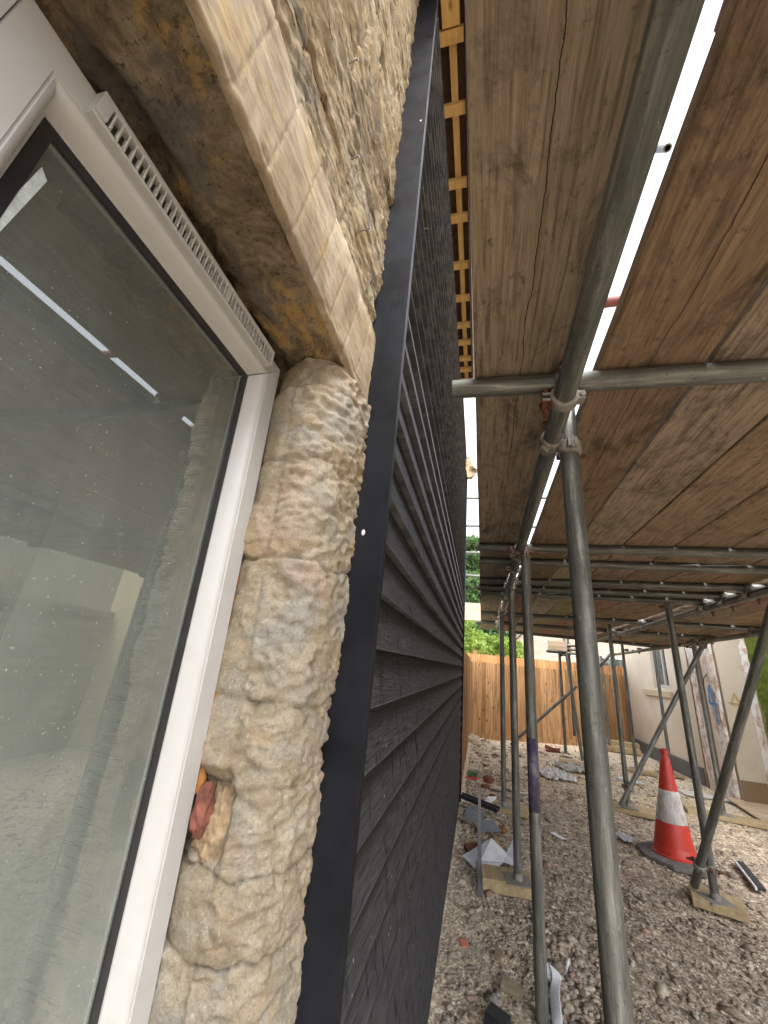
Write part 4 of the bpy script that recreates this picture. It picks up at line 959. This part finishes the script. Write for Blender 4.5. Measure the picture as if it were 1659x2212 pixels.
# ------------------------------------------------------------------ rendered house on the right
XR = 3.30
rh = thing('rendered_house', 'cream rendered house wall with small white window and peeling pilasters at right', 'house', (XR+.5, 8.5, -1.3))
CR = m_render(); PEEL = m_peel(); PLN = m_render('dark_plinth_render', (.15, .15, .145)); MOSS = m_moss(); DW = m_render('stained_pale_render', (.60, .52, .41))
wy0, wy1, wz0 = 8.50, 9.18, .0
g = MB(); g.box(XR, XR+.3, 7.72, wy0, -1.5, 3.2); g.box(XR, XR+.3, wy1, 10.75, -1.5, 3.2); g.box(XR, XR+.3, wy0, wy1, -1.5, wz0); g.box(XR, XR+.3, wy0, wy1, 1.15, 3.2)
g.box(XR+.0, XR+.3, 6.98, 7.72, -1.5, 3.2); obj('wall', g, CR, rh)
g = MB(); g.box(XR-.03, XR-.001, 7.74, 10.76, -1.5, -1.06); obj('plinth', g, PLN, rh, bevel=.01)
g = MB(); g.box(XR-.06, XR-.002, 8.40, 9.66, -.15, -.045); obj('window_sill', g, m_render('sill_stone', (.52, .44, .31)), rh, bevel=.006)
wn2 = MB(); X0 = XR+.07
for (a, b, c, d) in ((wy0, wy0+.055, 0, 1.15), (wy1-.055, wy1, 0, 1.15), (wy0+.055, wy1-.055, 0, .06), (wy0+.055, wy1-.055, 1.09, 1.15), ((wy0+wy1)/2-.03, (wy0+wy1)/2+.03, .06, 1.09)): wn2.box(X0, X0+.06, a, b, c, d)
wf = obj('window', wn2, UPVC, rh, bevel=.004); g = MB(); g.quad((X0+.03, wy0, 0), (X0+.03, wy1, 0), (X0+.03, wy1, 1.15), (X0+.03, wy0, 1.15)); obj('window_pane', g, FGL, wf)
def rough_strip(y0, y1, z0, z1, x, amp, seed):
    g = MB(); P = []
    for z in axis([(z0, z1, .03)]):
        e0 = y0+.012*n3(z*6, seed, 1); e1 = y1+.02*n3(z*8, seed, 3); N = 12
        P.append([(x+.03, e0, z)]+[(x-.012+amp*n3(y0*20+i*.7, z*12, seed), e0+(e1-e0)*i/N, z) for i in range(N+1)]+[(x+.03, e1, z)])
    g.grid(P); return g
obj('peeled_pilaster', rough_strip(7.36, 7.62, -1.16, 3.0, XR-.012, .012, 3), PEEL, rh)
obj('peeled_pilaster', rough_strip(6.93, 7.16, -1.34, 3.0, XR-.018, .014, 8), PEEL, rh)
for a, b in ((7.665, 7.685), (7.30, 7.325)):
    g = MB(); g.box(XR-.018, XR-.0005, a, b, -1.3, 3.0); obj('batten_scar', g, m_render('brown_scar', (.30, .19, .12)), rh)
g = MB(); g.box(XR+.03, 3.93, 6.90, 6.98, -1.5, 3.0); obj('return_wall', g, DW, rh)
g = MB(); g.box(XR+.031, 3.67, 6.892, 6.899, -1.5, -1.02); obj('damp_band', g, m_render('damp_render', (.25, .17, .10)), rh)
g = MB(); g.quad((3.36, 6.8985, -.10), (3.62, 6.8985, -.10), (3.62, 6.8985, -.106), (3.36, 6.8985, -.106)); obj('render_crack', g, MORT, rh)
g = MB(); g.box(3.68, 4.05, 4.4, 6.889, -1.5, 3.2); obj('side_wall', g, MOSS, rh)
g = MB(); P = []
for z in axis([(-1.4, 3.0, .04)]): P.append([(3.625+.02*n3(z*7, 1, 1), 6.893, z), (3.655+.02*n3(z*9, 2, 1), 6.865+.01*n3(z*11, 2, 2), z), (3.685, 6.80+.02*n3(z*9, 5, 1), z)])
g.grid(P); obj('broken_render_edge', g, PEEL, rh)
g = MB(); g.path([(XR-.03, 7.10, .26), (XR-.06, 7.14, .2), (XR-.06, 7.2, .08), (XR-.05, 7.22, -.02)], .006, 6); obj('dangling_cable', g, DARKP, rh)
# sprayed figure 4 and triangle
def stroke(pts, w, fx, mat, name):
    g = MB()
    for (a, b) in zip(pts[:-1], pts[1:]):
        d = Vector((b[0]-a[0], b[1]-a[1])); l = d.length; d /= l; n_ = Vector((-d.y, d.x))*w/2; n = len(g.v); K = max(2, int(l/.02)); 
        for k in range(K+1):
            t = k/K; c = Vector(a).lerp(Vector(b), t); j = 1+.25*n3(c.x*30, c.y*30, 4)
            for s_ in (-1, 1): q = c+n_*s_*j; g.v.append(fx(q.x, q.y))
        for k in range(K): g.f.append((n+2*k, n+2*k+1, n+2*k+3, n+2*k+2)); g.mi.append(0)
    return obj(name, g, mat, rh)
BLU = MT('blue_spray', .7); BLU.set('Base Color', BLU.ramp(BLU.noise(BLU.co(), 30, 6, .7), [(.4, (.03, .16, .42)), (.65, (.12, .30, .55))])); YEL = m_plain('ochre_spray', (.50, .34, .10), .8, 0, .2, 20)
f4 = lambda y, z: (XR-.052, y, z+.20)
stroke([(7.055, -.10), (7.135, -.335)], .042, f4, BLU.m, 'spray_figure'); stroke([(7.135, -.335), (6.945, -.345)], .036, lambda y, z: (XR-.0522, y, z+.20), BLU.m, 'spray_figure'); stroke([(7.055, -.09), (7.01, -.33), (6.975, -.60)], .042, lambda y, z: (XR-.0524, y, z+.20), BLU.m, 'spray_figure')
ft = lambda x, z: (x-.145, 6.888, z+.10)
stroke([(3.60, -.075), (3.545, -.215), (3.66, -.21), (3.60, -.075)], .016, ft, YEL, 'spray_triangle')
# stone garden wall beyond the frame (seen in the window glass)
RBW = m_brick('garden_wall_stone', (.55, .50, .40), (.42, .37, .28), (.30, .26, .20), axes='YZ', bw=.30, rh=.11)
gw = MB(); gw.box(4.0, 4.3, -6, 4.39, -1.5, .18); gw.box(3.97, 4.33, -6, 4.39, .181, .26); tag(obj('garden_wall', gw, RBW), 'coursed stone garden wall, seen only mirrored in the window glass', 'wall')
gw = MB(); gw.box(8.0, 8.3, -9, 9, -1.5, 1.75); tag(obj('added_sky_screen', gw, m_render('sky_screen_grey', (.38, .37, .33))), 'added grey screen wall out of view, hiding bright sky from the glass reflection', 'wall')  # unseen wall added to keep bright sky out of the window reflection

# ------------------------------------------------------------------ pale brick house behind the fence
bh = thing('brick_house', 'pale brick gabled house behind the fence', 'house', (4, 16, -1.3))
BR = m_brick('pale_brick', (.40, .32, .24), (.28, .21, .15), (.50, .47, .42), bw=.225, rh=.075)
g = MB(); n = 0; zz = [(.95, -1.5), (7.5, -1.5), (7.5, 2.2), (4.2, 3.9), (.95, .78)]
g.v = [(x, 16.0, z) for x, z in zz]+[(x, 24.0, z) for x, z in zz]; g.f = [(4, 3, 2, 1, 0)]+[(i, (i+1) % 5, (i+1) % 5+5, i+5) for i in range(5)]; g.mi = [0]*6; obj('wall', g, BR, bh)
g = MB(); g.v = [(.72, 15.85, .60), (4.2, 15.85, 3.98), (4.2, 24.1, 3.98), (.72, 24.1, .60), (.72, 15.85, .68), (4.2, 15.85, 4.07), (4.2, 24.1, 4.07), (.72, 24.1, .68)]
g.f = [(0, 1, 2, 3), (7, 6, 5, 4), (0, 4, 5, 1), (0, 3, 7, 4)]; g.mi = [0]*4; obj('roof', g, m_plain('brown_roof_tile', (.20, .16, .14), .9), bh)
g = MB(); g.path([(.80, 15.9, .55), (.82, 15.93, .45), (.92, 15.93, .30), (.93, 15.93, -1.4)], .045, 10); obj('downpipe', g, DARKP, bh)
g = MB()
for a, b, c, d in ((4.15, 4.22, .05, .86), (4.86, 4.93, .05, .86), (4.22, 4.86, .05, .12), (4.22, 4.86, .79, .86), (4.52, 4.57, .12, .79)): g.box(a, b, 15.93, 15.98, c, d)
wf = obj('window', g, UPVC, bh); g = MB(); g.quad((4.2, 15.97, .1), (4.88, 15.97, .1), (4.88, 15.97, .8), (4.2, 15.97, .8)); obj('window_pane', g, FGL, wf)

# ------------------------------------------------------------------ trees
def tree(x, y, zb, h, r, lab, ma, seed, nleaf=9000, trunk=.14, ls=.10, shape='round'):
    rg = np.random.default_rng(seed); t = thing('tree', lab, 'tree', (x, y, zb), 'trees behind the fence')
    g = MB(); g.cyl((x, y, zb), (x+.1, y, zb+h*.75), trunk, trunk*.35, seg=10)
    cl = []
    for k in range(46):
        u = rg.random(); a = rg.random()*6.283
        if shape == 'cone': zz = .18+.8*u; rad = r*(1-zz)**.75*1.25*(.5+.5*rg.random())
        else: zz = .25+.72*u; rad = r*math.sqrt(max(.05, 1-((zz-.6)/.42)**2))*(.35+.65*rg.random())
        c = np.array([x+rad*math.cos(a), y+rad*math.sin(a), zb+zz*h]); cl.append((c, r*(.16+.20*rg.random())))
        if k % 3 == 0: g.cyl((x, y, zb+zz*h*.7), tuple(c), trunk*.22, trunk*.06, seg=6, caps=False)
    obj('trunk', g, m_plain('bark', (.10, .075, .055), .95, 0, .3, 12, .5), t)
    N = nleaf; ci = rg.integers(0, len(cl), N); C = np.array([c for c, _ in cl])[ci]; RR = np.array([q for _, q in cl])[ci]
    d = rg.standard_normal((N, 3)); d /= np.linalg.norm(d, axis=1)[:, None]; ctr = C+d*(RR*(.55+.5*rg.random(N)))[:, None]*np.array([1.2, 1.2, .8])
    a = rg.standard_normal((N, 3)); a /= np.linalg.norm(a, axis=1)[:, None]; b = np.cross(a, rg.standard_normal((N, 3))); b /= np.linalg.norm(b, axis=1)[:, None]
    L = (ls*(.5+rg.random(N)))[:, None]; V = np.stack([ctr-a*L, ctr-b*L*.45+a*L*.1, ctr+a*L, ctr+b*L*.45+a*L*.1], 1).reshape(-1, 3)-np.array([x, y, zb])
    me = bpy.data.meshes.new('crown'); me.vertices.add(len(V)); me.vertices.foreach_set('co', V.ravel()); me.loops.add(4*N); me.loops.foreach_set('vertex_index', np.arange(4*N, dtype=np.int32)); me.polygons.add(N); me.polygons.foreach_set('loop_start', np.arange(0, 4*N, 4, dtype=np.int32))
    me.update(calc_edges=True); me.materials.append(ma); o = bpy.data.objects.new('crown', me); col.objects.link(o); o.parent = t
LF1 = m_leaf('dark_foliage', (.045, .10, .035), (.12, .20, .07)); LF2 = m_leaf('lime_foliage', (.10, .17, .03), (.24, .32, .06)); LF3 = m_leaf('mid_foliage', (.045, .10, .035), (.11, .19, .06))
tree(-.35, 20, -1.3, 7.7, 1.7, 'tall dark conifer seen in the slit beside the cladding', LF1, 1, 15000, .2, .11, 'cone')
tree(1.9, 21, -1.3, 5.2, 2.2, 'mid green bushy tree behind the fence, left of the brick house', LF3, 2, 12000, .16, .10)
tree(-.9, 14.5, -1.3, 3.1, 1.3, 'lime green bush just behind the fence by the cladding corner', LF2, 3, 10000, .08, .07)
tree(.75, 15.2, -1.3, 2.45, .9, 'small lime green shrub showing over the fence beside the brick gable', LF2, 4, 7000, .07, .06)
tree(-3.4, 19, -1.3, 6.5, 2.4, 'broad green tree behind the house corner', LF3, 5, 8000, .2, .12)
